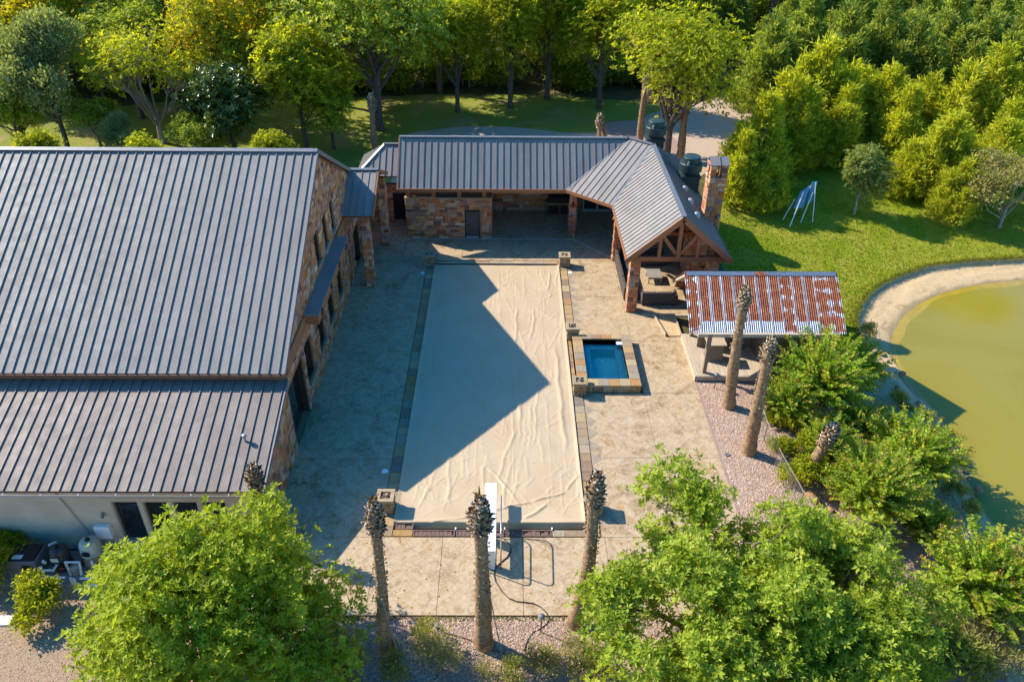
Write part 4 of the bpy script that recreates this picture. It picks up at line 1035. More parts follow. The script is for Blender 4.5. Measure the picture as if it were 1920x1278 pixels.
sofa(8.0, 10.2, 45.3, 46.2, 'n', 'wicker sofa in shade behind the coffee table', 2)
ct = empty('coffee_table', (9.2, 43.6, 0), 'low square taupe coffee table between the sofas', 'table')
MB().bbox(8.75, 9.65, 43.0, 44.15, .40, .45, .01).build('top', K['table'], ct)
for x in (8.80, 9.54):
    for y in (43.05, 44.04): MB().box(x, x+.06, y, y+.06, 0, .40).build('leg', K['table'], ct)
mb = MB(); mb.box(8.87,9.53,43.06,43.10,.30,.395); mb.box(8.87,9.53,44.05,44.09,.30,.395); mb.build('apron', K['table'], ct)
sc_ = empty('leaning_timber_panel', (10.9, 43.4, 0), 'rust brown timber panel leaning by the fireplace', 'panel')
MB().bar((10.75,42.5,0),(11.12,42.5,1.25),.9,.05,(0,1,0)).build('board', K['cedar'], sc_)

# ------------------------------------------------------------------ rustic cabin by the pond
cab = empty('rustic_cabin', (13.1, 35.2, 0), 'weathered timber cabin with rusted corrugated roof beside the pond', 'cabin')
i = 0; x = 9.75; pf_ = MB().box(9.78, 13.36, 33.0, 36.9, -.2, .28).build('porch_floor', K['weatherX'], cab)
while x < 13.3:
    wd_ = .145; dz = rng.uniform(-.004,.004); MB().bbox(x+.004, x+wd_-.004, 32.96+rng.uniform(-.02,.02), 36.9, .285, .335+dz, .006).build('floor_plank', K['weather'], pf_); x += wd_
MB().box(9.72, 13.38, 32.90, 32.955, .06, .32).build('rim_board', K['weatherX'], cab)
MB().box(9.70, 9.745, 32.90, 36.9, -.05, .34).build('rim_board', K['weather'], cab)
for x, y in ((10.22,33.25),(13.35,33.25),(10.22,36.7)): MB().box(x-.09, x+.09, y-.09, y+.09, .33, 2.72).build('post', K['weatherZ'], cab)
mb = MB(); mb.box(9.6,16.7,33.17,33.33,2.55,2.74); mb.build('eave_beam', K['weatherX'], cab)
def planks(x0, x1, y0, y1, z0, z1f, name):
    horizontal = abs(y1-y0) < .01; L = (x1-x0) if horizontal else (y1-y0); n = round(L/.24); 
    pw = (MB().box(x0, x1, y0+.03, y0+.08, z0, min(z1f(0), z1f(1))) if horizontal else MB().box(x0-.08, x0-.03, y0, y1, z0, min(z1f(0), z1f(1)))).build(name, K['weatherZ'], cab)
    for i in range(n):
        t0, t1 = i/n, (i+1)/n; zt = min(z1f(t0), z1f(t1)); d = rng.uniform(-.012,.012); a, b = (x0+L*t0, x0+L*t1) if horizontal else (y0+L*t0, y0+L*t1)
        if horizontal: MB().box(a+.006, b-.006, y0-.02+d, y0+.025+d, z0, zt+rng.uniform(-.03,0)).build('wall_plank', K['weatherZ'], pw)
        else: MB().box(x0-.025+d, x0+.02+d, a+.006, b-.006, z0, zt+rng.uniform(-.03,0)).build('wall_plank', K['weatherZ'], pw)
planks(13.4, 16.75, 33.6, 33.6, -1.0, lambda t: 2.62, 'front_wall')
planks(10.3, 13.4, 35.6, 35.6, .33, lambda t: 4.0, 'porch_wall')
planks(13.4, 13.4, 33.66, 35.55, .33, lambda t: 2.7+1.4*t, 'side_wall')
planks(16.8, 16.8, 33.6, 38.6, -1.4, lambda t: 2.6, 'end_wall')
mb = MB(); mb.box(10.55,11.35,34.2,34.85,.34,1.38); bb = mb.build('bar_counter', K['weatherZ'], cab); MB().box(10.45,11.45,34.1,34.95,1.384,1.44).build('counter_top', K['weatherX'], bb)
ZE2, ZR2, YE2, YR2, YB2 = 2.68, 4.60, 33.45, 36.15, 38.8
CXL, CXR = 9.32, 16.98
rfm = roof_part('roof', cab, [[(CXL,YE2+.02,ZE2-.05),(CXR,YE2+.02,ZE2-.05),(CXR,YR2,ZR2-.05),(CXL,YR2,ZR2-.05)], [(CXR,YB2,ZE2-.05),(CXL,YB2,ZE2-.05),(CXL,YR2,ZR2-.05),(CXR,YR2,ZR2-.05)]], K['weather'], .05)
n_sh = 13; sw_ = (CXR-CXL+.2)/n_sh; slope = math.hypot(YR2-YE2, ZR2-ZE2)+.08
def corrugated(L, wd_, mat):
    k = 54; px = np.linspace(-wd_/2-.02, wd_/2+.02, k+1); z = .017*np.sin(px/.108*2*math.pi); V = []
    for yv in (0, L): V += [(a, yv, b) for a, b in zip(px, z)]
    F = [(i, i+1, i+1+k+1, i+k+1) for i in range(k)]
    return np_mesh('roof_sheet', np.array(V), np.array(F), mat, smooth=True)
msh = [corrugated(slope, sw_, K['rust']), corrugated(slope, sw_, K['rust_b'])]
for side in (0, 1):
    v = Vector((0, (YR2-YE2) if side == 0 else (YR2-YB2), ZR2-ZE2)).normalized(); u = Vector((1,0,0) if side == 0 else (-1,0,0)); n = u.cross(v)
    for i in range(n_sh):
        bl = i in (0, 8, 11, 12) if side == 0 else i % 3 == 0
        ob = bpy.data.objects.new('roof_sheet', msh[1 if bl else 0]); col.objects.link(ob); ob.parent = rfm
        o_ = Vector((CXL-.1+sw_*(i+.5), YE2-.06 if side == 0 else YB2+.06, ZE2-.04)) + n*(.028+.006*(i % 2)+rng.uniform(0,.004))
        ob.matrix_local = Matrix.Translation(o_-WO[rfm]) @ Matrix((u, v, n)).transposed().to_4x4() @ Matrix.Rotation(rng.uniform(-.004,.004), 4, 'Z')
mb = MB(); mb.bar((CXL-.05,YR2-.09,ZR2+.0),(CXR+.05,YR2-.09,ZR2+.0),.24,.02,(0,-.58,.81)); mb.bar((CXL-.05,YR2+.09,ZR2+.0),(CXR+.05,YR2+.09,ZR2+.0),.24,.02,(0,.58,.81)); mb.build('ridge_cap', K['rust_b'], rfm)
edge([(CXL-.02,YE2,ZE2-.12),(CXL-.02,YR2,ZR2-.12),(CXL-.02,YB2,ZE2-.12)], .05, .16, 'barge_board', K['weather'], rfm)
# planter box beside the cabin porch
pb2 = empty('timber_planter', (9.0, 38.3, 0), 'shallow timber edged planter between the patio post and the cabin', 'planter')
mb = MB(); a, b, c, d = (8.9,37.1,.03),(9.75,37.1,.03),(9.75,39.2,.03),(8.55,39.2,.03)
for p, q in ((a,d),(d,c),(b,c)): mb.bar((p[0],p[1],.1),(q[0],q[1],.1),.06,.2)
mb.build('edging', K['weather'], pb2); MB().add([(8.9,37.1,.05),(9.72,37.1,.05),(9.72,39.15,.05),(8.58,39.15,.05)], [(0,1,2,3)]).build('soil', K['sand'], pb2)

# ------------------------------------------------------------------ wire fence
fe = empty('wire_fence', (12.1, 28, 0), 'low wire mesh fence with thin metal posts along the gravel', 'fence')
fp = [(13.1,33.0),(12.15,30.6),(12.05,28.3),(12.1,26.1),(12.35,23.9),(12.6,21.8)]
for x, y in fp: z = float(ground_z(x,y)); MB().tube([(x,y,z-.1),(x,y,z+1.18)], .03, 6).build('post', K['twig'], fe)
mb = MB()
for (x0,y0),(x1,y1) in zip(fp, fp[1:]): mb.tube([(x0,y0,float(ground_z(x0,y0))+1.15),(x1,y1,float(ground_z(x1,y1))+1.15)], .016, 6)
mb.build('top_rail', K['twig'], fe); mb = MB()
for (x0,y0),(x1,y1) in zip(fp, fp[1:]):
    z0, z1 = float(ground_z(x0,y0)), float(ground_z(x1,y1))
    for k in range(9): mb.bar((x0,y0,z0+.08+k*.125),(x1,y1,z1+.08+k*.125),.006,.006)
    L = math.hypot(x1-x0,y1-y0); n = int(L/.15)
    for k in range(n): t = k/n; mb.bar((x0+(x1-x0)*t,y0+(y1-y0)*t,z0+.05),(x0+(x1-x0)*t,y0+(y1-y0)*t,z0+1.13),.006,.006)
tag(mb.build('wire_mesh', K['twig'], fe), kind='stuff')

# ------------------------------------------------------------------ pool equipment by the stucco wall
ZG = -1.4
eqp = empty('pump_pad', (-17.9, 21.7, ZG), 'concrete pad under the pool equipment', 'pad'); MB().bbox(-20.3,-15.6,21.0,22.8,ZG-.1,ZG+.06,.02).build('slab', plain('grey_concrete',(.28,.26,.24),.9), eqp)
ht = empty('pool_heater', (-19.25, 21.9, ZG+.06), 'boxy grey pool heater at the left of the equipment pad', 'heater')
MB().bbox(-19.85,-18.65,21.4,22.35,ZG+.06,ZG+.95,.04).build('cabinet', K['grey_box'], ht); MB().bbox(-19.80,-18.70,21.45,22.3,ZG+.96,ZG+1.02,.02).build('lid', K['black'], ht)
MB().box(-19.2,-18.8,21.36,21.398,ZG+.55,ZG+.75).build('control_panel', K['black'], ht); MB().box(-19.6,-19.2,21.50,21.72,ZG+1.021,ZG+1.026).build('sticker', K['sticker'], ht)
def tank(x, y, r, h, mat, lb, name):
    t = empty(name, (x,y,ZG+.06), lb, 'filter tank'); z = ZG+.06
    mb = MB(); mb.lathe((x,y,z), [(r*.8,0),(r*.85,.06),(r,.12),(r,h*.5),(r*1.05,h*.5),(r*1.05,h*.56),(r,h*.56),(r,h*.8),(r*.9,h*.92),(r*.6,h*.99),(r*.15,h)], 22); mb.build('vessel', mat, t, smooth=True)
    mb = MB(); mb.lathe((x,y,z+h), [(.10,0),(.10,.05),(.05,.08),(.05,.13),(.02,.14)], 12); mb.build('valve_cap', K['black'], t)
    return t
t1 = tank(-17.95,21.95,.36,1.15,K['tank_dark'],'dark brown pool filter tank with white label','filter_tank'); MB().box(-18.12,-17.82,21.572,21.582,ZG+.75,ZG+.95).build('label_plate', K['sticker'], t1); MB().box(-17.9,-17.72,21.575,21.585,ZG+.30,ZG+.42).build('red_tag', K['red'], t1)
t2 = tank(-16.75,22.15,.40,1.35,K['tank_light'],'putty coloured pool filter tank beside the wall box','filter_tank')
mb = MB(); mb.tube([(-16.75,21.76,ZG+1.02),(-16.75,21.70,ZG+1.0)], .16, 14); mb.build('port', K['black'], t2)
def pipes(name, runs, label, rad=.055):
    p0 = runs[0][0]; mb = MB()
    for r in runs: mb.tube(r, rad, 8)
    tag(mb.build(name, K['pvc'], None, p0, smooth=False), label, 'pipework', 'white pool pipes')
z = ZG
pipes('plumbing_run', [[(-18.6,21.75,z+.5),(-18.45,21.6,z+.8),(-18.3,21.5,z+.8)],[(-18.7,21.2,z+.35),(-17.5,21.15,z+.35)],[(-18.4,21.3,z+.6),(-17.95,21.3,z+.6),(-17.95,21.6,z+.6)],[(-18.4,21.3,z+.1),(-18.4,21.3,z+.8)],[(-18.6,20.95,z+.2),(-17.6,20.95,z+.2)]], 'white pipe run between heater and dark filter tank')
pipes('plumbing_run', [[(-17.5,21.5,z+.1),(-17.5,21.5,z+.85),(-16.95,21.5,z+.85),(-16.95,21.35,z+.3)],[(-17.25,21.1,z),(-17.25,21.1,z+.4)],[(-17.1,21.05,z),(-17.1,21.05,z+.4)],[(-16.95,21.2,z+.25),(-16.2,21.2,z+.25)],[(-16.5,21.6,z+.05),(-16.45,21.5,z+.9)],[(-16.7,20.95,z+.15),(-16.1,20.95,z+.15)],[(-18.2,22.3,z+.3),(-18.2,22.3,z+1.1),(-18.35,22.1,z+1.15)]], 'white pipe run in front of the putty filter tank')
for x, y, lb in ((-17.35,21.75,'grey pool pump between the two filter tanks'),(-16.3,21.55,'pool pump with strainer pot right of the putty tank')):
    t = empty('pool_pump', (x,y,z+.06), lb, 'pump', 'pool pumps'); mb = MB(); mb.tube([(x,y+.05,z+.28),(x,y+.5,z+.28)], .13, 12); mb.build('motor', K['grey_box'], t); mb = MB(); mb.lathe((x,y-.12,z+.06), [(.14,0),(.15,.3),(.17,.31),(.17,.36),(.05,.40)], 14); mb.build('strainer_pot', K['tank_light'], t)
eb = empty('electrical_box', (-16.45,22.9,0), 'pale grey electrical cabinet on the stucco wall', 'electric box'); MB().bbox(-16.75,-16.12,22.72,22.94,-.55,.12,.02).build('cabinet', K['white'], eb); mb = MB(); mb.tube([(-16.3,22.88,-.55),(-16.28,22.88,-1.3)],.03,6); mb.tube([(-16.6,22.88,-.55),(-16.62,22.88,-1.3)],.025,6); mb.build('conduit', K['galv'], eb)
wl_ = empty('wall_lamp', (-16.25,22.85,.7), 'small double floodlight on the stucco wall', 'wall light'); mb = MB(); mb.lathe((-16.25,22.86,.62),[(.06,0),(.07,.1),(.03,.16)],10); mb.tube([(-16.25,22.9,.72),(-16.25,22.75,.6)],.06,8); mb.build('lamp_head', K['grey_box'], wl_)
sl_ = on_ground(6,1165); tag(MB().bbox(sl_.x-.5,sl_.x+.35,sl_.y-.2,sl_.y+.22,sl_.z,sl_.z+.10,.01).build('concrete_block', K['white'], None, tuple(sl_)), 'pale concrete block lying on the tan gravel at left', 'block')

# blue slide-like frame on the lawn
sw0 = empty('folding_frame', (21.4,53.2,-.5), 'blue panelled folding frame with white legs under the cedars', 'frame')
zg = float(ground_z(21.5,53.3))
for p, q in (((20.4,52.2,zg),(21.2,53.1,zg+2.3)), ((22.3,53.0,zg),(22.0,53.3,zg+2.9)), ((21.4,52.9,zg),(21.9,53.2,zg+2.2)), ((21.3,54.2,zg),(21.9,53.6,zg+2.7)), ((20.2,53.3,zg),(20.8,53.4,zg+1.6))): MB().tube([p,q],.035,8).build('leg', K['white'], sw0)
MB().add([(20.75,53.1,zg+1.0),(21.45,53.15,zg+1.05),(21.7,53.45,zg+2.6),(21.05,53.3,zg+2.2),(20.75,53.15,zg+1.0),(21.45,53.20,zg+1.05),(21.7,53.50,zg+2.6),(21.05,53.35,zg+2.2)], [(0,1,2,3),(7,6,5,4),(0,4,5,1),(1,5,6,2),(2,6,7,3),(3,7,4,0)]).build('panel', K['blue'], sw0)
MB().add([(21.65,53.25,zg+1.35),(22.0,53.2,zg+1.45),(22.15,53.4,zg+2.95),(21.8,53.45,zg+2.85),(21.65,53.30,zg+1.35),(22.0,53.25,zg+1.45),(22.15,53.45,zg+2.95),(21.8,53.50,zg+2.85)], [(0,1,2,3),(7,6,5,4),(0,4,5,1),(1,5,6,2),(2,6,7,3),(3,7,4,0)]).build('panel', K['blue'], sw0)

# dock edge at the lower right
dk = empty('timber_dock', (20.2, 18.2, -1), 'dark plank dock edge at the lower right water margin', 'dock')
p, q = at(1845,1140,-.9), at(1960,1215,-.9); dv = (q-p).normalized(); nv_ = Vector((-dv.y, dv.x, 0)); nv_ = nv_ if nv_.y > 0 else -nv_
for i in range(10):
    a = p + nv_*(.02+i*.15); MB().bar(a, a+dv*((q-p).length+2), .14, .05).build('plank', K['grey_box'], dk)
MB().bar(p-Vector((0,0,.22))-nv_*.07, q+dv*2-Vector((0,0,.22))-nv_*.07, .05, .40).build('side_board', K['cedar_dark'], dk)

# ------------------------------------------------------------------ boulders
def rock_mesh(seed, mat):
    r = np.random.default_rng(seed); import bmesh
    bm = bmesh.new(); bmesh.ops.create_icosphere(bm, subdivisions=2, radius=1)
    pl = r.normal(0, 1, (7, 3)); pl /= np.linalg.norm(pl, axis=1)[:,None]; pd = r.uniform(.55, .85, 7)
    for v in bm.verts:
        c = np.array(v.co)
        for n, d in zip(pl, pd):
            k = c @ n
            if k > d: c = c - n*(k-d)*.9
        v.co = c*(1+r.normal(0,.02))
    me = bpy.data.meshes.new('boulder'); bm.to_mesh(me); bm.free(); me.materials.append(mat); return me
RM = [rock_mesh(s, K['rock']) for s in range(5)]; RD = [rock_mesh(s+9, K['rock_dark']) for s in range(5)]
def rocks(n, fx, meshes, s0, s1, label, group, name='boulder', seed=1):
    r = random.Random(seed); done = []
    for _ in range(n*6):
        if len(done) >= n: break
        x, y = fx(r); s = r.uniform(s0, s1)
        if any((x-a)**2+(y-b)**2 < (s+c)**2*.5 for a, b, c in done): continue
        done.append((x, y, s)); z = float(ground_z(x, y))
        o = bpy.data.objects.new(name, r.choice(meshes)); link(o, None, (x, y, z+s*.22)); o.rotation_euler = (r.uniform(-.4,.4), r.uniform(-.4,.4), r.uniform(0,6.3)); o.scale = (s*r.uniform(.8,1.25), s*r.uniform(.8,1.2), s*r.uniform(.5,.8)); tag(o, label, 'rock', group)
rocks(70, lambda r: (r.uniform(12.5, 14.1), r.uniform(38.9, 46.5)), RD, .16, .36, 'dark grey boulder in the rock bed beside the open gable', 'dark boulders beside the gable', seed=2)
rocks(46, lambda r: (r.uniform(12.6, 17.2), r.uniform(22.5, 30.0)), RM, .18, .46, 'orange tan boulder under the crape myrtles behind the wire fence', 'tan boulders behind the fence', seed=3)
rocks(26, lambda r: (r.uniform(20.4, 22.0), r.uniform(22, 38)), RM, .08, .24, 'small rock on the sandy pond shore', 'rocks on the pond shore', seed=5)
rocks(9, lambda r: (r.uniform(5, 9.5), r.uniform(13.5, 17.8)), RM, .15, .3, 'flat red brown rock in the pink gravel below the right tree', 'rocks in the near gravel', seed=6)
for o in [o for o in col.objects if o.get('group') == 'rocks on the pond shore']: o.location.z = -1.45

# pebbles: real stones on the beds
def pebbles(name, n, xr, yr, mat, s0, s1, seed, ok=None):
    r = np.random.default_rng(seed); x = r.uniform(*xr, n); y = r.uniform(*yr, n)
    if ok is not None: k = ok(x, y); x, y = x[k], y[k]; n = len(x)
    z = ground_z(x, y)+.012; s = r.uniform(s0, s1, n); a = r.uniform(0, 6.28, n)
    base = np.array([(1,0,0),(0,.8,0),(-1,0,0),(0,-.8,0),(.1,.1,.7),(0,0,-.4)])
    B = base[None]*(1+r.normal(0,.22,(n,6,3)))*s[:,None,None]; ca, sa = np.cos(a)[:,None], np.sin(a)[:,None]
    V = np.stack([B[...,0]*ca-B[...,1]*sa+x[:,None], B[...,0]*sa+B[...,1]*ca+y[:,None], B[...,2]+z[:,None]], -1).reshape(-1,3)
    F = np.array([(0,1,4),(1,2,4),(2,3,4),(3,0,4)]); F = (F[None]+6*np.arange(n)[:,None,None]).reshape(-1,3)
    o = np_obj(name, V, F, mat, rnd=np.repeat(r.random(n), 4)); tag(o, kind='stuff'); return o
pebbles('gravel_pebbles', 52000, (-11,16), (12.6,18.58), K['pebble'], .025, .055, 1)
pebbles('gravel_pebbles', 22000, (9.88,14.4), (18.6,32.8), K['pebble'], .025, .055, 2)
pebbles('yard_pebbles', 30000, (-24,-10.8), (13,20.9), K['pebble_tan'], .02, .045, 3)
pebbles('shore_pebbles', 4000, (14.3,20.2), (16,36), K['pebble_tan'], .03, .07, 4)
# ------------------------------------------------------------------ foliage
def unit(a): return a/(np.linalg.norm(a, axis=-1, keepdims=True)+1e-9)
def leaf_faces(C, D, N, L, W, fold=.25):
    """C base points, D length directions, N normals -> folded two-triangle leaves"""
    D = unit(D); S = unit(np.cross(N, D)); N2 = unit(np.cross(D, S)); n = len(C); L = L[:,None]; W = W[:,None]
    mid = C + D*L*.5
    V = np.stack([C, mid+S*W*.5+N2*W*fold, C+D*L, mid-S*W*.5+N2*W*fold], 1).reshape(-1,3)
    k = 4*np.arange(n)[:,None]; F = np.concatenate([k+np.array([[0,1,2]]), k+np.array([[0,2,3]])], 1).reshape(-1,3)
    return V, F
def rand_dir(r, n): return unit(r.normal(0,1,(n,3)))

def make_lobes(r, n, rx, ry, rz, zc, lo=.28, hi=.46, flat=.8):
    d = rand_dir(r, n); d[:,2] = np.where(d[:,2] < -.35, -d[:,2], d[:,2]); k = r.uniform(.45, .82, n)[:,None]
    c = d*k*np.array([rx, ry, rz]) + np.array([0,0,zc]); s = r.uniform(lo, hi, n)
    return np.c_[c, s*rx, s*ry, s*rz*flat/.8]

def crown_mesh(name, r, lobes, ncl, per, rc, size, asp, mat, upb=.55, outb=.5, rndw=.9, shell=.16, droop=0., dirup=0., rough_edge=0., rosette=0):
    ar = lobes[:,3]*lobes[:,4]+lobes[:,3]*lobes[:,5]; p = ar/ar.sum(); li = r.choice(len(lobes), ncl, p=p); lb = lobes[li]
    d = rand_dir(r, ncl); d[:,2] = np.where((d[:,2] < -.2) & (r.random(ncl) < .6), -d[:,2], d[:,2])
    k = 1-np.abs(r.normal(0, shell, ncl)); k = np.where(r.random(ncl) < .12, r.uniform(.2, 1, ncl), k) + (r.exponential(rough_edge, ncl) if rough_edge else 0)
    c = lb[:,:3] + d*lb[:,3:6]*k[:,None]
    cv = r.random(ncl)
    if rosette: return rosettes(name, r, c, d, cv, per, rc, size, asp, mat, rosette)
    C = np.repeat(c, per, 0) + r.normal(0, rc, (ncl*per, 3))*np.array([1,1,.75]); n = len(C)
    o = np.repeat(d, per, 0); N = unit(o*outb + np.array([0,0,upb]) + rand_dir(r, n)*rndw)
    D = np.cross(N, rand_dir(r, n)) + np.array([0,0,dirup-droop]) + o*.35
    sz = size*r.uniform(.65, 1.3, n); V, F = leaf_faces(C, D, N, sz, sz*asp)
    q = np.clip(np.repeat(cv, per)*.55 + r.random(n)*.45, 0, .999)
    return np_mesh(name, V, F, mat, rnd=np.repeat(q, 2))

def rosettes(name, r, c, d, cv, per, rc, size, asp, mat, k):
    # sprays of leaves radiating from twig tips
    n = len(c)*per; C = np.repeat(c, per, 0)+r.normal(0, rc, (n,3)); o = np.repeat(d, per, 0)
    A = unit(o*.55+np.array([-.12,.0,.62])+rand_dir(r, n)*.55); e1 = unit(np.cross(A, rand_dir(r, n))); e2 = np.cross(A, e1); ph = r.uniform(0,6.283,n); Cs, Ds, Ns, Ls, Qs = [], [], [], [], []
    rv = r.random(n); sz = size*r.uniform(.7,1.25,n)
    for j in range(k):
        a = ph+j*6.283/k+r.normal(0,.22,n); t = r.uniform(.1,.75,n)[:,None]; D = (e1*np.cos(a)[:,None]+e2*np.sin(a)[:,None])*(1-t*.4)+A*t
        Cs.append(C+D*.02); Ds.append(D); Ns.append(A+rand_dir(r, n)*.35); Ls.append(sz*r.uniform(.75,1.2,n)); Qs.append(np.clip((np.repeat(cv,per)*.45+rv*.35+r.random(n)*.3-.5)*1.25+.5, 0, .999))
    L = np.concatenate(Ls); V, F = leaf_faces(np.concatenate(Cs), np.concatenate(Ds), np.concatenate(Ns), L, L*asp, .18)
    return np_mesh(name, V, F, mat, rnd=np.repeat(np.concatenate(Qs), 2))

def branches(name, r, lobes, th, tr, base_z, mat, lean=(0,0), nsub=3, twig=.012, fork=.35, parent=None, hubs=None):
    mb = MB(); top = Vector((lean[0], lean[1], th)); b = Vector((0,0,base_z))
    trunk = [b + (top-b)*t + Vector((math.sin(t*3+r.random()*3)*.05*th/6, math.cos(t*4)*.05*th/6, 0))*(1 if 0 < t < 1 else 0) for t in (0,.12,.35,.6,.8,1)]
    mb.tube(trunk, [tr*1.45, tr*1.08, tr, tr*.9, tr*.8, tr*.65], 10)
    hp = []
    for hb in (hubs or []):
        hv = Vector(hb); s0 = trunk[2].lerp(trunk[5], r.uniform(.2, 1)); mm = s0.lerp(hv, .5)+Vector((r.uniform(-.25,.25), r.uniform(-.25,.25), .1)); mb.tube([s0, mm, hv], [tr*.55, tr*.42, tr*.26], 7, False); hp.append(hv)
    for L in lobes:
        c = Vector(L[:3]); s = (min(hp, key=lambda q: (q-c).length) if hp else trunk[2] + (trunk[5]-trunk[2])*r.uniform(.1, 1)); m1 = s*.55+c*.45 + Vector((r.uniform(-.3,.3), r.uniform(-.3,.3), -.06*(c-s).length))
        r0 = tr*r.uniform(.32,.5)*(.45 if hubs else 1); mb.tube([s, s*.75+m1*.25+Vector((0,0,.05)), m1, c], [r0, r0*.85, r0*.6, r0*.25], 6, False)
        for _ in range(nsub):
            e = c + Vector(rand_dir(r, 1)[0]*L[3:6]*r.uniform(.6, .95)); q = m1.lerp(c, r.uniform(.3, 1)); mb.tube([q, q.lerp(e, .5)+Vector((r.uniform(-.1,.1), r.uniform(-.1,.1), .08)), e], [r0*.4, r0*.25, twig], 5, False)
    return mb

def plant(name, loc, label, cat, crown, stem, group=None, rz=0., sc=1.):
    t = empty(name, loc, label, cat, group); t.rotation_euler = (0,0,rz); t.scale = (sc,sc,sc) if not hasattr(sc,'__len__') else sc
    for nm, me in (('trunk', stem), ('crown', crown)):
        if me is None: continue
        o = bpy.data.objects.new(nm, me); col.objects.link(o); o.parent = t
    return t
def stem_mesh(mb, mat, name='trunk'):
    me = bpy.data.meshes.new(name); me.from_pydata(mb.v, [], mb.f); me.polygons.foreach_set('use_smooth', [True]*len(me.polygons)); me.materials.append(mat); me.update(); return me

LM = {}
LM['bright'] = leaf_mat('bright_oak_leaf', [(0.085,0.130,0.008),(0.190,0.259,0.012),(0.301,0.359,0.018),(0.373,0.459,0.030),(0.377,0.444,0.040)], 0.40, .42, .45)
LM['mid'] = leaf_mat('mid_green_leaf', [(0.077,0.131,0.011),(0.167,0.243,0.018),(0.264,0.336,0.024),(0.360,0.436,0.035),(0.408,0.424,0.060)], 0.40, .40, .5)
LM['myrtle'] = leaf_mat('crape_myrtle_leaf', [(0.069,0.134,0.009),(0.161,0.267,0.012),(0.263,0.382,0.017),(0.389,0.448,0.026),(0.595,0.382,0.043)], 0.40, .38, .5)
LM['seed'] = leaf_mat('brown_seed_head', [(0.231,0.120,0.036),(0.357,0.200,0.065),(0.420,0.260,0.086)], 0.30, .8, .1)
LM['oak'] = leaf_mat('dark_live_oak_leaf', [(0.064,0.114,0.013),(0.125,0.194,0.019),(0.214,0.289,0.028),(0.353,0.420,0.046),(0.528,0.532,0.054)], 0.40, .42, .45)
LM['yellow'] = leaf_mat('yellowing_leaf', [(0.125,0.139,0.006),(0.278,0.276,0.008),(0.418,0.388,0.010),(0.502,0.429,0.012),(0.475,0.305,0.016)], 0.55, .5, .3)
LM['lime'] = leaf_mat('lime_green_leaf', [(0.114,0.159,0.010),(0.231,0.284,0.013),(0.364,0.400,0.021),(0.520,0.486,0.035)], 0.55, .45, .35)
LM['orange'] = leaf_mat('orange_tipped_leaf', [(0.102,0.144,0.014),(0.202,0.259,0.018),(0.335,0.366,0.023),(0.503,0.423,0.027),(0.604,0.385,0.027)], 0.50, .5, .3)
LM['sage'] = leaf_mat('grey_green_leaf', [(0.109,0.146,0.059),(0.198,0.249,0.102),(0.306,0.352,0.153),(0.414,0.445,0.202)], 0.35, .5, .35)
LM['magnolia'] = leaf_mat('glossy_magnolia_leaf', [(0.019,0.048,0.012),(0.047,0.088,0.016),(0.083,0.136,0.023),(0.151,0.206,0.040)], 0.25, .22, .8)
LM['cedar'] = leaf_mat('yellow_green_cedar', [(0.105,0.138,0.015),(0.229,0.278,0.022),(0.397,0.440,0.031),(0.545,0.536,0.048),(0.627,0.557,0.079)], 0.45, .6, .2)
LM['cedar_d'] = leaf_mat('dark_cedar', [(0.063,0.104,0.029),(0.128,0.191,0.045),(0.226,0.295,0.059),(0.417,0.455,0.070),(0.322,0.382,0.165)], 0.38, .6, .2)
LM['pale'] = leaf_mat('pale_green_leaf', [(0.092,0.137,0.027),(0.170,0.225,0.054),(0.289,0.337,0.099),(0.367,0.324,0.090)], 0.45, .4, .4)
LM['grey'] = leaf_mat('dry_grey_leaf', [(0.221,0.195,0.088),(0.358,0.308,0.140),(0.290,0.308,0.088),(0.511,0.421,0.199)], 0.40, .7, .2)
LM['weed'] = leaf_mat('weedy_shrub_leaf', [(0.092,0.122,0.029),(0.183,0.218,0.051),(0.312,0.325,0.086),(0.440,0.381,0.144)], 0.45, .6, .2)
LM['grass'] = leaf_mat('grass_blade', [(0.086,0.129,0.010),(0.160,0.211,0.017),(0.258,0.246,0.030),(0.320,0.246,0.059)], 0.45, .6, .2)

def proto(key, seed, h, rx, rz, nl, ncl, per, rc, size, asp, mat, bark, tr=.22, ry=None, trunk_h=None, **kw):
    r = np.random.default_rng(seed); zc = h-rz
    lobes = make_lobes(r, nl, rx, ry or rx, rz, zc); st = {k: kw.pop(k) for k in ('nsub','lean') if k in kw}
    cr = crown_mesh(key+'_crown', r, lobes, ncl, per, rc, size, asp, mat, **kw)
    tk = stem_mesh(branches(key, random_np(r), lobes, trunk_h or h*.55, tr, -.3, None, **st), bark)
    return cr, tk
class random_np:
    def __init__(s, r): s.r = r
    def random(s): return float(s.r.random())
    def uniform(s, a, b): return float(s.r.uniform(a, b))
    def normal(s, *a): return s.r.normal(*a)

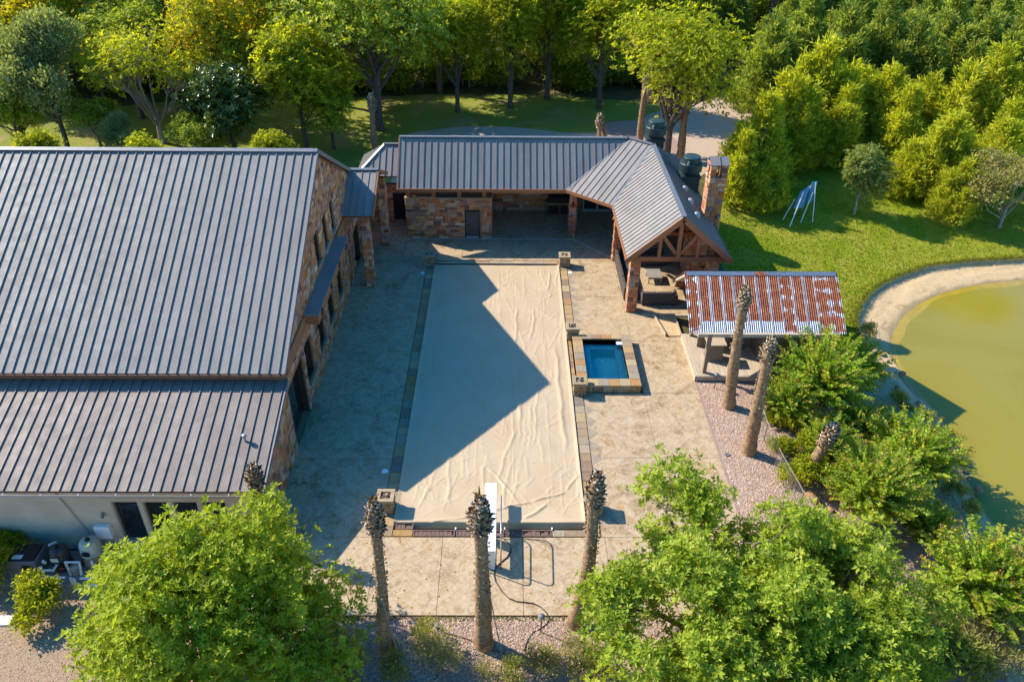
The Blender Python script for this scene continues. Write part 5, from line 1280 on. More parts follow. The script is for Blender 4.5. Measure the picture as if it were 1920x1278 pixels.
PT = {}
PT['oak'] = proto('oak', 1, 11, 5.2, 4.4, 15, 1500, 3, .30, 0.3, .46, LM['oak'], K['bark'], .30, rosette=5, rough_edge=.07)
PT['oak2'] = proto('oak2', 2, 12, 4.6, 5.0, 13, 1500, 3, .30, 0.3, .46, LM['oak'], K['bark'], .28, rosette=5, rough_edge=.07)
PT['yellow'] = proto('yellow', 3, 11, 4.4, 4.2, 12, 1500, 3, .30, 0.3, .46, LM['yellow'], K['bark'], .22, rosette=5, rough_edge=.07)
PT['lime'] = proto('lime', 4, 11, 4.8, 4.6, 14, 1500, 3, .30, 0.3, .46, LM['lime'], K['bark'], .24, rosette=5, rough_edge=.07)
PT['orange'] = proto('orange', 5, 11, 4.6, 4.8, 14, 1400, 3, .30, 0.3, .46, LM['orange'], K['bark'], .22, rosette=5, rough_edge=.07)
PT['sage'] = proto('sage', 6, 8, 3.6, 3.9, 12, 1300, 16, .26, .26, .4, LM['sage'], K['bark'], .15, dirup=.7)
PT['sparse'] = proto('sparse', 7, 8.6, 4.6, 3.0, 17, 680, 3, .30, 0.26, .46, LM['lime'], K['bark_pale'], .26, trunk_h=2.6, nsub=14, shell=.3, rosette=5, rough_edge=.07)
PT['magnolia'] = proto('magnolia', 8, 6.6, 2.9, 3.3, 10, 1000, 3, .30, 0.3, .46, LM['magnolia'], K['bark'], .16, rosette=5, rough_edge=.07)
PT['maple'] = proto('maple', 9, 8, 3.3, 3.8, 11, 1200, 3, .30, 0.3, .46, LM['lime'], K['bark'], .15, dirup=.3, rosette=5, rough_edge=.07)
PT['elm'] = proto('elm', 10, 10.5, 6.0, 4.2, 22, 1200, 3, .30, 0.26, .46, LM['lime'], K['bark'], .32, trunk_h=3.6, nsub=9, shell=.3, rosette=5, rough_edge=.07)
PT['cedar_d'] = None

def cedar(key, seed, h, rad, mat, n=1500, per=12, size=.42, asp=.26, spires=7):
    r = np.random.default_rng(seed); sp = [(0., 0., h, rad*.62)]
    for i in range(spires):
        a = i*2.4+r.uniform(-.5,.5); q = rad*r.uniform(.35,.75); hh = h*r.uniform(.45,.88); sp.append((q*math.cos(a), q*math.sin(a), hh, rad*r.uniform(.32,.55)))
    sp = np.array(sp); wgt = sp[:,2]*sp[:,3]; k = r.choice(len(sp), n, p=wgt/wgt.sum()); S_ = sp[k]
    t = r.random(n)**.85; z = .15+t*(S_[:,2]-.3); a = r.uniform(0, 6.283, n)
    prof = S_[:,3]*np.clip(np.minimum((1-t)**.85*1.1, .55+t*3), .02, 1)*(1+.30*np.sin(z*3.1+k*1.7)+.2*np.sin(a*3+z*2)); q = np.sqrt(r.uniform(.15, 1.1, n))
    c = np.stack([S_[:,0]+np.cos(a)*prof*q, S_[:,1]+np.sin(a)*prof*q, z], 1); out = np.stack([np.cos(a), np.sin(a), np.full(n, .2)], 1)
    cd = unit(unit(out)*r.uniform(.4,1.1,(n,1))+np.array([0,0,.75])+rand_dir(r, n)*.4); ln = r.uniform(.35,1.05,(n,1))
    CD = np.repeat(cd, per, 0); C = np.repeat(c, per, 0)+CD*np.repeat(ln, per, 0)*r.random((n*per,1))+r.normal(0,.10,(n*per,3)); D = CD*.75+rand_dir(r, n*per)*.6
    N = unit(np.array([-.3,.1,.7])+np.repeat(out, per, 0)*.3+rand_dir(r, n*per)*.6); sz = size*r.uniform(.5,1.3,n*per)
    V, F = leaf_faces(C, D, N, sz, sz*asp, .3); qq = np.clip(np.repeat(r.random(n), per)*.55+r.random(n*per)*.3+np.repeat(q, per)*.15, 0, .999)
    mb = MB(); mb.tube([(0,0,-.3),(0,0,h*.5),(.05,0,h*.93)], [rad*.08, rad*.05, .02], 8)
    for x, y, hh, rr_ in sp[1:]: mb.tube([(0,0,.3),(x*.7,y*.7,hh*.3),(x,y,hh*.9)], [.09,.06,.015], 6)
    return np_mesh(key, V, F, mat, rnd=np.repeat(qq, 2)), stem_mesh(mb, K['bark'])
PT['cedar'] = cedar('cedar_crown', 21, 6.8, 3.0, LM['cedar']); PT['cedar2'] = cedar('cedar_crown', 22, 7.6, 2.9, LM['cedar']); PT['cedar3'] = cedar('cedar_crown', 25, 5.6, 3.1, LM['cedar'], 1500, 12, .42, .26, 10); PT['cedar_d'] = cedar('cedar_crown', 23, 9.6, 3.4, LM['cedar_d'], 1700, 12, .46); PT['cedar_d2'] = cedar('cedar_crown', 24, 8.6, 3.6, LM['cedar_d'], 1700, 12, .46)

# ---- foreground trees
def big_tree(name, loc, seed, lobes, ncl, per, label, mat, th, tr, size=.17, bark=None, shell=.17, nsub=4, rc=.16, hubs=None, ros=7):
    r = np.random.default_rng(seed); lb = np.array(lobes, float)
    cr = crown_mesh(name+'_crown', r, lb, ncl, per, rc, size, .42, mat, shell=shell, rough_edge=.11, rosette=ros)
    tk = stem_mesh(branches(name, random_np(r), lb, th, tr, -.4, None, nsub=nsub, twig=.01, hubs=hubs), bark or K['bark'])
    return plant(name, loc, label, 'tree', cr, tk)
r0 = np.random.default_rng(40)
lob1 = [(0,0,3.6,2.7,2.7,1.9)]
for n, rr_, zz, sr in ((10,3.0,2.9,1.25),(9,2.3,4.1,1.2),(6,1.3,5.1,1.1)):
    for i in range(n):
        a = i*6.283/n+r0.normal(0,.18)+rr_; q = rr_*r0.uniform(.82,1.15); k = sr*r0.uniform(.75,1.2); lob1.append((q*math.cos(a), q*math.sin(a), zz+r0.normal(0,.3), k, k, k*r0.uniform(.7,.95)))
lob1 += [(.3,.2,6.0,.9,.9,.8),(3.9,.9,3.0,.9,.9,.8),(-3.9,-.4,2.4,.95,.95,.8),(.9,3.4,3.6,.9,.9,.9),(3.4,-2.0,2.2,1.1,1.1,.9),(-2.9,-2.6,2.1,1.1,1.1,.9),(4.3,-.6,2.3,.8,.8,.7),(-1.2,3.1,3.9,.9,.9,.8)]
for _ in range(16):
    a = r0.uniform(0,6.28); q = r0.uniform(.3,3.6); lob1.append((q*math.cos(a), q*math.sin(a), 6.5-.42*q+r0.normal(0,.25), .32, .32, r0.uniform(.5,.9)))
T1 = big_tree('leafy_oak', (-9.3, 16.3, float(ground_z(-9.3,16.3))), 41, lob1, 2700, 5, 'dense bright green rounded tree in the left foreground before the stucco wall', LM['bright'], 3.0, .2, .178, rc=.22, shell=.2, hubs=[(1.6,0,3.4),(-1.5,.6,3.3),(0,-1.6,3.0),(.3,1.6,3.6),(0,0,4.6)]); T1.scale = (.93, .93, .97)
lob2, lob3 = [], []
H2 = [(-1.5,2.2,4.9,8,1.6),(-3.6,-.6,3.6,7,1.5),(1.0,.4,5.2,9,1.9),(3.2,1.2,4.3,7,1.6),(.6,-2.4,3.8,8,1.9),(3.4,-1.6,3.4,7,1.6),(-2.6,-2.8,3.0,7,1.7),(-.8,-.6,4.4,8,1.6),(-.6,-2.0,3.6,9,1.8),(1.0,-1.2,4.4,8,1.7),(1.4,-4.6,2.6,7,1.7),(-2.4,-5.0,2.2,6,1.6)]
H3 = [(0,0,4.2,8,1.7),(1.6,-1.2,3.6,7,1.5),(-1.5,-1.8,3.6,7,1.6),(.6,1.5,3.7,6,1.3),(0,-3.6,2.8,7,1.7),(1.9,-3.6,2.3,6,1.4),(-2.2,-4.0,2.4,6,1.5)]
for H_, lst in ((H2, lob2), (H3, lob3)):
    for cx, cyy, cz, n, R0 in H_:
        for _ in range(n): d = rand_dir(r0, 1)[0]*R0*.78; k = r0.uniform(.5,.9); lst.append((cx+d[0], cyy+d[1], cz+d[2]*.8, k, k, k*.85))
big_tree('leafy_oak', (6.9, 17.0, float(ground_z(6.9,17.0))), 42, lob2, 2700, 5, 'broad open crowned green tree in the right foreground over the gravel', LM['mid'], 2.4, .2, .17, rc=.2, shell=.3, nsub=2, hubs=[h[:3] for h in H2])
big_tree('leafy_oak', (11.0, 17.0, float(ground_z(11.0,17.0))), 43, lob3, 1500, 5, 'open green tree at right of the foreground pair, before the crape myrtles', LM['mid'], 2.2, .15, .17, rc=.2, shell=.3, nsub=2, hubs=[h[:3] for h in H3])

# ---- crape myrtles: arching shoots with paired leaves and seed heads
def myrtle(seed, h, rad, nsh):
    r = np.random.default_rng(seed); C, D, N, Q, M_ = [], [], [], [], []; mb = MB()
    stems = []
    for i in range(6):
        a = i*1.05+r.uniform(-.2,.2); e = np.array([math.cos(a)*rad*.45, math.sin(a)*rad*.45, h*.6]); stems.append(e)
        mb.tube([(math.cos(a)*.12, math.sin(a)*.12, -.3), tuple(e*.5+np.array([0,0,.1*h])), tuple(e)], [.06,.045,.03], 6)
    SC, SD = [], []
    for i in range(nsh):
        e = stems[r.integers(6)]; d = rand_dir(r, 1)[0]; d[2] = abs(d[2])*1.0-.15; p0 = e*(r.uniform(.55,1.0)); tip = np.array([d[0]*rad, d[1]*rad, h*.5+d[2]*h*.5])*(r.uniform(.6,1.0) if r.random() < .6 else r.uniform(.95,1.38))
        p0 = p0*.35+tip*.65*r.uniform(.5,.95); L = np.linalg.norm(tip-p0); k = int(12+L*14); tv = unit(tip-p0)
        cv = r.random()
        sd = unit(np.cross(tv, [0,0,1.]+r.normal(0,.3,3)))
        for j in range(k):
            t = j/k; p = p0+(tip-p0)*t - np.array([0,0,.25*t*t*L*.5]); s = 1 if j % 2 else -1
            C.append(p); D.append(sd*s+tv*.45+r.normal(0,.25,3)); N.append(np.array([0,0,1.])+r.normal(0,.45,3)); Q.append(np.clip(cv*.5+r.random()*.4+t*.1, 0, .999))
        if i % 2 == 0: mb.tube([tuple(p0), tuple((p0+tip)/2), tuple(tip-np.array([0,0,.12*L]))], [.012,.009,.005], 4, False)
        if r.random() < .35:
            for _ in range(9): SC.append(tip-np.array([0,0,.12*L])+r.normal(0,.07,3)); SD.append(rand_dir(r,1)[0]+np.array([0,0,.5]))
    C, D, N = map(np.array, (C, D, N)); sz = .19*r.uniform(.7,1.25,len(C)); V, F = leaf_faces(C, D, N, sz, sz*.62)
    SC, SD = np.array(SC), np.array(SD); s2 = np.full(len(SC), .085); V2, F2 = leaf_faces(SC, SD, rand_dir(r, len(SC)), s2, s2)
    me = np_mesh('myrtle_crown', np.r_[V, V2], np.r_[F, F2+len(V)], LM['myrtle'], rnd=np.r_[np.repeat(Q, 2), np.repeat(r.random(len(SC)), 2)*.999], mats=[LM['myrtle'], LM['seed']], midx=np.r_[np.zeros(len(F), int), np.ones(len(F2), int)])
    return me, stem_mesh(mb, K['bark_pale'])
MY = [myrtle(51, 4.4, 2.3, 470), myrtle(52, 3.4, 2.1, 420)]
for px, py, z, k, s, rz, lb in ((1545,700,1.6,0,.98,0.,'crape myrtle beside the cabin wall, with leaves in arching sprays'), (1600,655,1.4,1,.9,1.,'crape myrtle behind the cabin corner nearest the pond edge'), (1715,835,.9,1,1.0,2.2,'crape myrtle reaching over the pond shore and casting feathery shade on the water'),
        (1640,905,1.4,0,.85,3.1,'crape myrtle in the middle of the slope below the tilted palm stump'), (1845,1085,.6,1,1.05,4.,'crape myrtle over the dock at the lower right'), (1480,745,1.0,1,.66,5.,'small crape myrtle in front of the cabin plank wall'), (1745,960,.5,1,.55,.6,'small crape myrtle low on the bank at right'), (1560,805,1.0,1,.62,1.7,'crape myrtle directly behind the short leaning palm stump'), (1625,775,1.0,1,.7,.3,'crape myrtle between the cabin and the shore, in the middle')):
    h = (4.4 if k == 0 else 3.4)*s; p = at(px, py, z); p.z = float(ground_z(p.x, p.y)); plant('crape_myrtle', tuple(p), lb, 'tree', *MY[k], group='crape myrtles along the pond', rz=rz, sc=s*.92)

# ---- background trees with their own character
def bt(name, px, py, zc, key, sc, label, rz=None, group=None, base=None):
    if base: p = on_ground(*base)
    else: p = at(px, py, zc)
    p.z = float(ground_z(p.x, p.y)) if p.y < 62 else 0.
    return plant(name, tuple(p), label, 'tree', *PT[key], group=group, rz=rng.uniform(0,6.28) if rz is None else rz, sc=sc)
USED = []
def B(*a, **k): t = bt(*a, **k); USED.append((t.location.x, t.location.y)); return t
B('olive_tree', 100, 190, 4.5, 'sage', 1.3, 'grey green feathery tree at far left above the house roof')
B('sparse_tree', 290, 170, 5, 'sparse', 1.12, 'thin leafed yellow green tree with bare pale limbs above the house roof', base=(306,268))
B('magnolia_tree', 430, 225, 3.5, 'magnolia', 1.2, 'glossy dark magnolia behind the house ridge')
B('young_maple', 562, 190, 4.5, 'maple', 1.2, 'bright yellow green young tree right of the magnolia')
B('autumn_tree', 440, 105, 6, 'orange', 1.2, 'tree with orange tipped leaves above the glossy magnolia')
B('yellow_tree', 95, 70, 6.5, 'yellow', 1.1, 'bright yellow crowned tree at the top left')
B('yellow_tree', 172, 48, 6.5, 'yellow', .75, 'smaller yellow crowned tree right of the brightest one')
B('live_oak', 700, 95, 7, 'oak', 1.3, 'largest dark live oak at top centre behind the tall palm stump')
B('live_oak', 590, 55, 7, 'oak2', 1.1, 'dark live oak left of the largest one, above the young maple')
B('live_oak', 300, 45, 7, 'oak', 1.1, 'dark oak between the yellow tree and the orange tipped tree')
B('live_oak', 240, 120, 5, 'oak2', .85, 'shaded oak directly behind the sparse pale limbed tree')
B('live_oak', 15, 60, 7, 'oak2', 1.0, 'dark oak at the extreme top left corner')
B('live_oak', 25, 200, 4, 'oak', .72, 'dark bushy oak at the left edge above the roof')
B('shade_tree', 865, 110, 5.5, 'lime', .86, 'shade tree with a single dark trunk standing on the back lawn', base=(858,210))
B('shade_tree', 960, 110, 6, 'lime', .95, 'shade tree on the back lawn right of the first, with thin trunk', base=(957,202))
B('live_oak', 820, 40, 7, 'oak2', 1.05, 'dark oak directly behind the back lawn shade tree')
B('lime_tree', 1030, 50, 7, 'lime', 1.1, 'bright lime green tree at top centre right')
B('lime_tree', 1130, 85, 6, 'lime', .95, 'lime green tree left of the great airy elm')
B('elm_tree', 1275, 135, 6.5, 'elm', 1.14, 'great airy elm with branching limbs behind the pavilion fans', base=(1248,298), rz=.6)
for px, py, s, lb in ((1425,285,1.05,'yellow green cedar nearest the chimney'), (1438,335,.68,'yellow green cedar in front, over the blue panelled frame'), (1530,210,1.12,'tall yellow green cedar at the left top of the clump'), (1610,195,1.1,'tall yellow green cedar with pointed top in the clump middle'),
                      (1690,250,1.0,'yellow green cedar right of the pointed one'), (1770,300,1.0,'yellow green cedar in front of the dark hedge, above the lawn'), (1840,225,1.05,'yellow green cedar left of the one at the edge'), (1905,235,1.0,'yellow green cedar at the right picture edge'),
                      (1575,245,.9,'yellow green cedar directly behind the small pale tree'), (1700,310,.75,'low yellow green cedar above the shaded lawn edge'), (1480,250,.95,'yellow green cedar behind the nearest pair'),(1390,330,.7,'low yellow green cedar tight against the chimney side'),(1500,262,.8,'yellow green cedar above the blue panelled frame'),(1650,235,.9,'yellow green cedar filling the middle of the clump'),(1730,215,1.0,'tall yellow green cedar at the back right of the clump'),(1800,350,.7,'low yellow green cedar left of the greyish bare tree'),(1590,235,.9,'yellow green cedar between the two tall ones'),(1870,290,.8,'yellow green cedar just behind the greyish bare tree')):
    B('cedar_tree', px, py, 3.0*s, ('cedar','cedar2','cedar3')[(px//10) % 3], s*rng.uniform(.85,1.2), lb, group='yellow green cedars')
B('pale_tree', 1600, 340, 3, 'maple', .58, 'small pale green tree with white trunk alone on the lawn', base=(1600,402))
for ch in USED and [o for o in col.objects if o.name.startswith('pale_tree')][0].children:
    ch.data = ch.data.copy(); ch.data.materials[0] = LM['pale'] if ch.name.startswith('crown') else K['bark_pale']
gb = proto('greybush', 61, 5.2, 2.9, 2.2, 12, 650, 10, .26, .22, .5, LM['grey'], K['twig'], .14, trunk_h=1.6, nsub=16, shell=.3); PT['grey'] = gb
B('bare_tree', 1862, 330, 3, 'grey', 1.05, 'greyish nearly bare bushy tree at the right edge of the lawn', base=(1872,428))
ORD = ('first','second','third','fourth','fifth','sixth','seventh','eighth','ninth','tenth','eleventh')
DC = [ORD[i]+' dark cedar from the left in the front row along the driveway' for i in range(8)]+[ORD[i]+' dark cedar from the left in the back row behind the driveway' for i in range(4)]
for i, (px, py, s) in enumerate(((1440,125,1.),(1505,105,1.05),(1570,120,1.1),(1640,115,1.05),(1705,125,1.),(1765,105,1.1),(1830,120,1.),(1895,130,1.05),(1470,70,.95),(1600,70,1.),(1730,75,1.),(1860,80,.95))):
    B('dark_cedar', px, py, 4.5, 'cedar_d' if i % 2 else 'cedar_d2', s, DC[i], group='dark cedar row')
for px, py, lb in ((60,268,'low pale green shrub poking above the left end of the roof ridge'),(275,272,'low pale green shrub above the roof ridge below the sparse tree'),(500,268,'low green shrub above the roof ridge near the gable')):
    B('ridge_shrub', px, py, 4.0, 'maple', .55, lb)
for px, py, k, s, lb in ((28,238,'oak',.5,'dark bush at the left edge below the bushy oak, above the roof'),(180,240,'oak2',.42,'dark bush between the grey green tree and the sparse tree'),(235,255,'sage',.5,'low grey green bush left of the sparse tree trunk'),
    (375,262,'oak',.4,'dark bush right of the sparse tree trunk at the roof ridge'),(620,225,'oak2',.5,'dark bush right of the young maple on the shaded lawn'),(700,150,'oak',.55,'dark under-tree behind the tall palm stump')):
    B('bushy_oak', px, py, 2.5, k, s, lb)
# wood filling the background
fill = random.Random(9); kinds = [('oak',.34),('oak2',.22),('lime',.22),('orange',.08),('yellow',.04),('sage',.10)]
LAB = {'oak':'dark oak standing in the dense wood behind the grounds','oak2':'tall dark oak standing in the dense wood behind the grounds','lime':'lime green tree standing in the dense wood behind the grounds','orange':'orange tipped tree standing in the dense wood behind the grounds','yellow':'yellow tree standing deep in the wood behind the grounds','sage':'grey green tree standing in the dense wood behind the grounds','cedar_d':'dark cedar standing in the wood at the upper right'}
cnt = 0
for _ in range(2600):
    y = fill.uniform(80, 165); x = fill.uniform(-y*.78-6, y*.78+6)
    if x > 16 and y < 92: continue
    if -42 < x < 20 and y < 87: continue
    if 38 < x < 110 and 114 < y < 138 and abs(y-(136-.16*(x-38))) < 9: continue
    d = 4.6 if y < 110 else 6.0
    if any((x-a)**2+(y-b)**2 < d*d for a, b in USED): continue
    u = fill.random(); acc = 0
    for k, p in kinds:
        acc += p
        if u < acc: break
    if x > 22 and fill.random() < .6: k = 'cedar_d'
    USED.append((x, y)); cnt += 1
    plant('wood_tree' if k != 'cedar_d' else 'dark_cedar', (x, y, 0), LAB[k], 'tree', *PT[k], group='wood: '+k.replace('_d','').replace('2',' tall'), rz=fill.uniform(0,6.28), sc=fill.uniform(.75,1.1))
    if cnt > 250: break
# undergrowth along the wood edge
us = proto('underbrush', 62, 2.2, 1.8, 1.2, 7, 420, 10, .22, .22, .5, LM['oak'], K['twig'], .05, trunk_h=.8)
for _ in range(70):
    x = fill.uniform(-62, 20); y = 82.5 + fill.uniform(0, 5) + (1.5 if x > -12 else -7 if x < -40 else 0)
    plant('underbrush_shrub', (x, y, 0), 'dark low shrub at the shaded edge of the wood', 'shrub', *us, group='undergrowth at the wood edge', rz=fill.uniform(0,6), sc=fill.uniform(.9,1.9))
for _ in range(26):
    x = fill.uniform(22, 62); y = 78 + (x-22)*.3 + fill.uniform(-1.5, 3)
    plant('underbrush_shrub', (x, y, 0), 'dark low shrub at the foot of the dark cedar row', 'shrub', *us, group='undergrowth below the dark cedars', rz=fill.uniform(0,6), sc=fill.uniform(.6,1.2))

# ---- shrubs and weeds in the foreground
sh1 = proto('shrub', 63, 1.5, 1.0, .8, 8, 420, 9, .12, .15, .55, LM['lime'], K['twig'], .03, trunk_h=.5)
sh2 = proto('weed', 64, 1.0, .9, .55, 8, 190, 6, .12, .20, .24, LM['weed'], K['twig'], .02, trunk_h=.3, dirup=.9, nsub=8)
sh3 = proto('dryweed', 65, 1.1, .9, .6, 8, 150, 5, .14, .17, .2, LM['grey'], K['twig'], .02, trunk_h=.3, dirup=.9, nsub=16)
def sh(name, px, py, P_, s, lb, grp=None, z=.5):
    p = on_ground(px, py); plant(name, tuple(p), lb, 'shrub', *P_, group=grp, rz=rng.uniform(0,6), sc=s)
sh('leafy_shrub', 75, 1150, sh1, 1.0, 'bright green shrub in front of the pool heater'); sh('leafy_shrub', 10, 1085, sh1, 1.05, 'dark shaded shrub at the left edge beside the heater')
sh('leafy_shrub', 12, 1050, sh1, .9, 'upper shaded shrub against the stucco wall at the left edge')
sh('dry_weed', 800, 1235, sh3, 1.15, 'grey leafless twig bush between the left and middle palm stumps'); sh('weed_clump', 797, 1200, sh2, .7, 'upright weedy bush beside the first path light')
for q_, (px, py, s, k) in enumerate(sorted(((660,1270,.9,1),(740,1265,.7,1),(735,1215,.35,1),(840,1262,.8,0),(900,1278,.7,0),(960,1272,.7,1),(1010,1248,.7,1),(1045,1268,.8,0),(1080,1230,.7,0),(620,1262,.8,1),(1100,1272,1.,1)))):
    sh('weed_clump', px, py, sh2 if k else sh3, s, ORD[q_]+' weed clump from the left along the bottom edge of the pink gravel' , 'weeds along the bottom edge')
for q_, (px, py, s, k) in enumerate(sorted(((1700,1215,1.3,0),(1770,1240,1.4,1),(1840,1225,1.5,0),(1900,1235,1.4,0),(1730,1262,1.2,1),(1810,1270,1.2,1),(1650,1240,1.1,0),(1880,1275,1.2,0),(1740,1130,.9,0),(1720,1175,.8,1)))):
    sh('weed_clump', px, py, sh2 if k else sh3, s, ORD[q_]+' dry grey green weed clump from the left in the lower right corner', 'weeds in the lower right corner')
for q_, (px, py, s) in enumerate(sorted(((1480,800,.8),(1500,900,.9),(1465,850,.6),(1520,860,.8),(1580,900,.8),(1450,790,.5)))):
    sh('leafy_shrub', px, py, sh1, s, ORD[q_]+' low green shrub from the left among the boulders behind the wire fence', 'shrubs behind the wire fence')
for q_, (px, py, s) in enumerate(((1625,630,.7),(1640,700,.6),(1680,760,.7),(1730,790,.6),(1700,775,.5),(1760,840,.7),(1790,880,.6),(1785,930,.7),(1815,965,.6))):
    sh('weed_clump', px, py, sh2, s, ORD[q_]+' grassy tuft down the sandy pond bank, counting from the cabin', 'tufts on the pond bank')
for px, py in ((1432,300),(1395,300)): pass
# grass fringe hanging over the pond lip
r = np.random.default_rng(70); m_ = 6000; k = r.uniform(0, np.sum(lip[:,1] > 38)-1, m_); i0 = k.astype(int); f_ = (k-i0)[:,None]
C = lip[i0]*(1-f_)+lip[i0+1]*f_ + r.normal(0,.10,(m_,2)); C = np.c_[C, ground_z(C[:,0], C[:,1])+.0]; dw = dirw[i0]
D = np.c_[dw*.5, np.full(m_, .5)]+r.normal(0,.5,(m_,3)); V, F = leaf_faces(C, D, rand_dir(r, m_), r.uniform(.12,.3,m_), np.full(m_,.035))
tag(np_obj('lip_grass', V, F, LM['grass'], rnd=np.repeat(r.random(m_)*.999, 2)), kind='stuff')
# short grass over the lawn
m_ = 90000; t = r.random(m_); j = r.uniform(0, len(lu)-1.01, m_); j0 = j.astype(int); jf = (j-j0)[:,None]
A0 = ou[j0]*(1-jf)+ou[j0+1]*jf; B0 = lu[j0]*(1-jf)+lu[j0+1]*jf; C = A0*(1-t[:,None])+B0*t[:,None]; C = np.c_[C, ground_z(C[:,0], C[:,1])+.02]
D = np.c_[r.normal(0,.6,(m_,2)), np.ones(m_)]; V, F = leaf_faces(C, D, rand_dir(r, m_), r.uniform(.05,.12,m_), np.full(m_,.05))
tag(np_obj('lawn_grass', V, F, K['lawn'], rnd=None), kind='stuff')

# ------------------------------------------------------------------ dead palm stumps
def palm(base, top, rad, head_r, head_h, seed, label, fronds=0, skirt=False, hairy=True):
    r = np.random.default_rng(seed); b, tp = Vector(base), Vector(top)
    t = empty('palm_stump', tuple(b), label, 'palm stump', 'dead topped palms'); ax = (tp-b); H = ax.length; th = H-head_h*.75
    n, m = 16, max(14, int(th/.16)); V = []; F = []
    bend = Vector((r.normal(0,.10), r.normal(0,.10), 0))
    def axis(s): return b + ax*s + bend*math.sin(s*math.pi)
    for i in range(m+1):
        s = i/m*(th/H); c = axis(s); rr_ = rad*(1.22-.35*min(1, s*5) if s < .2 else .87+.13*math.sin(s*7))*(1+.05*(i % 2))
        for j in range(n):
            a = 2*math.pi*j/n + i*.2; q = rr_*(1+r.normal(0,.03)); V.append((c.x+q*math.cos(a)-b.x, c.y+q*math.sin(a)-b.y, c.z-b.z-(.15 if i == 0 else 0)))
    for i in range(m):
        for j in range(n): a = i*n+j; c2 = i*n+(j+1)%n; F.append((a, c2, c2+n, a+n))
    o = np_obj('trunk', np.array(V), np.array(F), K['palm'], smooth=True); o.parent = t; o.location = (0,0,0)
    # cut leaf stubs up the trunk
    C, D, N, L, W = [], [], [], [], []
    if hairy:
        k = int(th*26)
        for i in range(k):
            s = (r.random()**.7)*th/H; c = axis(s); a = r.uniform(0,6.283); d = np.array([math.cos(a), math.sin(a), .8]); C.append(np.array(c-b)+np.array([math.cos(a), math.sin(a), 0])*rad*.86); D.append(d); N.append([math.cos(a), math.sin(a), -.5]); L.append(r.uniform(.05,.12)); W.append(r.uniform(.05,.10))
    nb = int(95*head_h*head_r/.42); zax = ax.normalized(); e1 = zax.orthogonal().normalized(); e2 = zax.cross(e1)
    for i in range(nb):
        u = (i+.5)/nb; a = i*2.39996; q = head_r*(math.sin(math.pi*(.12+.80*u**.9))**.8)*.80; c = axis((th-head_h*.25)/H) + zax*(u*head_h)
        dr = e1*math.cos(a)+e2*math.sin(a); C.append(np.array(c-b+dr*q*.75)); D.append(np.array(dr*(.95-.6*u)+zax*(.55+.7*u)) + r.normal(0,.26,3)); N.append(np.array(dr*.5-zax*.4)+r.normal(0,.2,3)); L.append(r.uniform(.16,.34)*(1-.2*u)*(head_r/.42)**.5); W.append(r.uniform(.11,.20)*(head_r/.42)**.5)
    C, D, N, L, W = map(np.array, (C, D, N, L, W)); Vv, Ff = leaf_faces(C, D, N, L, W, -.35)
    # give every stub thickness: add a keel under it
    nl = len(C); Q = Vv.reshape(nl,4,3); keel = Q.mean(1)-unit(N)*(-.045); K5 = np.concatenate([Q, keel[:,None]], 1).reshape(-1,3); kk = 5*np.arange(nl)[:,None]
    F5 = np.concatenate([kk+np.array([[0,1,2]]), kk+np.array([[0,2,3]]), kk+np.array([[0,4,1]]), kk+np.array([[1,4,2]]), kk+np.array([[2,4,3]]), kk+np.array([[3,4,0]])], 1).reshape(-1,3)
    o = np_obj('leaf_bases', K5, F5, K['boot'], rnd=np.repeat(r.random(nl)*.999, 6)); o['kind'] = 'stuff'; o.parent = t; o.location = (0,0,0)
    mb = MB(); cc = [axis((th-head_h*.3)/H)+zax*head_h*s for s in (0,.2,.5,.8,1.0)]; mb.tube([p-b for p in cc], [rad*.8, head_r*.62, head_r*.68, head_r*.42, .05], 10); o = np_obj('heart', np.array(mb.v), np.array([f for f in mb.f if len(f) == 4]), K['palm'], smooth=True); o.parent = t; o.location = (0,0,0)
    if fronds:
        mb = MB(); c = axis(1.)-b
        for i in range(fronds):
            a = r.uniform(0,6.28); l = r.uniform(.2,.42); d = Vector((math.cos(a)*.45, math.sin(a)*.45, 1)).normalized(); mb.tube([c-zax*.35, c+d*l*.5, c+d*l+Vector((d.x*.15,d.y*.15,-.05))], [.05,.035,.012], 5)
        mb2 = mb.build('cut_fronds', K['boot_fresh'], None); mb2.parent = t; mb2.location = (0,0,0)
    if skirt:
        nq = 260; a = r.uniform(-1.2, 1.6, nq); C = np.array(axis((th-.1)/H)-b)[None]+np.stack([np.cos(a)*.16, np.sin(a)*.16, r.uniform(-.2,.5,nq)],1); D = np.stack([np.cos(a)*.35, np.sin(a)*.35, np.full(nq,-1.)],1)+r.normal(0,.15,(nq,3)); V2, F2 = leaf_faces(C, D, rand_dir(r,nq), r.uniform(.6,1.5,nq), np.full(nq,.07))
        o = np_obj('dead_frond_skirt', V2, F2, K['boot'], rnd=np.repeat(r.random(nq)*.999,2)); o['kind'] = 'stuff'; o.parent = t; o.location = (0,0,0)
    return t
gz = lambda x, y: float(ground_z(x, y))
p1 = palm((-4.2,17.17,gz(-4.2,17.17)), (-4.0,17.25,7.1), .21, .39, 1.45, 1, 'slim palm stump leaning left of the middle one, with upright cut fronds', 4)
p2 = palm((-.74,17.43,gz(-.74,17.43)), (-.80,17.5,7.0), .28, .45, 1.5, 2, 'thick palm stump standing in front of the diving board', 14)
palm((2.5,18.3,gz(2.5,18.3)), (2.78,18.7,7.05), .25, .40, 1.4, 3, 'palm stump rising out of the right foreground tree')
palm((11.0,30.84,0), (10.75,30.9,6.7), .27, .40, 1.2, 4, 'palm stump standing against the rusted cabin roof')
palm((11.15,27.48,0), (11.05,27.5,6.25), .28, .43, 1.15, 5, 'palm stump in front of the cabin porch beside the wire fence')
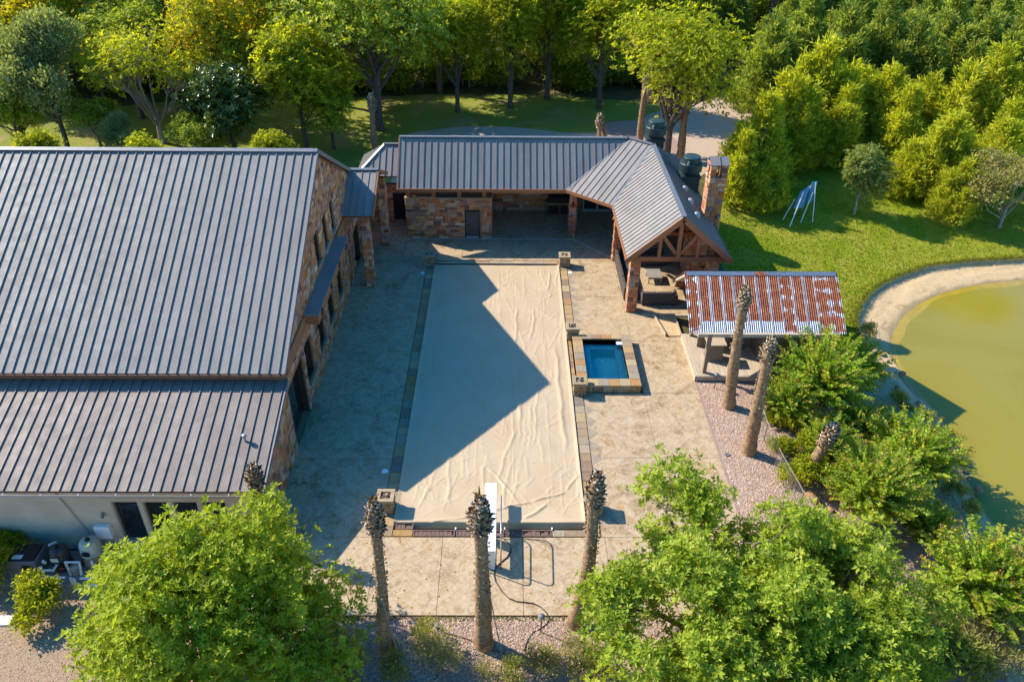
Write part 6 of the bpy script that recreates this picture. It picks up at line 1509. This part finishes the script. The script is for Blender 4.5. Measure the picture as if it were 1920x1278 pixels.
palm((13.1,25.65,-.15), (13.75,25.7,2.95), .28, .45, 1.1, 6, 'short leaning palm stump among the boulders and myrtles')
palm((-9.72,22.1,gz(-9.72,22.1)), (-9.45,22.15,3.95), .27, .44, 1.2, 7, 'palm stump at the house corner above the foreground tree')
palm((-10.79,63.6,0), (-10.7,63.6,5.5), .25, .42, 1.5, 8, 'tall palm stump on the back lawn behind the low link roof', 2)
palm((8.42,68.8,0), (8.2,68.8,2.2), .28, .5, 1.2, 9, 'short palm stump with drooping grey fronds behind the pavilion ridge', 0, True)
palm((11.47,66.5,0), (11.5,66.5,6.3), .29, .34, .9, 10, 'tall dark palm stump with hanging dead fronds beside the green fan', 0, True)
palm((14.55,64.0,0), (14.45,64.0,5.1), .33, .45, 1.3, 11, 'palm stump on the pale driveway right of the elm trunk', 1)
# props strapped to two foreground palms
for base, side, lb in (((-4.2,17.17),1,'thin pale stake tied to the slim palm stump'), ((-.7,17.43),1,'thin pale stake tied to the thick palm stump')):
    x, y = base; z = gz(x, y); mb = MB(); mb.tube([(x+.35*side+.25, y-.45, z), (x+.18*side, y-.30, 3.1)], .022, 6); tag(mb.build('support_stake', K['twig'], None, (x+.5,y-.45,z)), lb, 'stake', 'palm stakes')

# ------------------------------------------------------------------ fallen leaves on deck, cover and gravel
r = np.random.default_rng(90); m_ = 420
x = np.concatenate([r.normal(-6, 2.2, 150), r.normal(6, 2.4, 170), r.uniform(-9, 9.5, 100)]); y = np.concatenate([r.uniform(17, 24, 150), r.uniform(17, 25, 170), r.uniform(18, 47, 100)])
ok = ~((x > -5.2) & (x < 3.95) & (y > 22.3) & (y < 46)) & ~((x > 3.5) & (x < 7) & (y > 31.5) & (y < 37)) & (x > -9.3) & (x < 9.7); x, y = x[ok], y[ok]; m_ = len(x)
C = np.c_[x, y, np.where(y < 18.6, ground_z(x, y)+.05, .014)]; D = np.c_[r.normal(0,1,(m_,2)), np.zeros(m_)]; V, F = leaf_faces(C, D, np.tile([0.,0,1],(m_,1))+r.normal(0,.15,(m_,3)), r.uniform(.06,.12,m_), r.uniform(.03,.06,m_), .15)
tag(np_obj('fallen_leaves', V, F, LM['seed'], rnd=np.repeat(r.random(m_)*.999, 2)), kind='stuff')
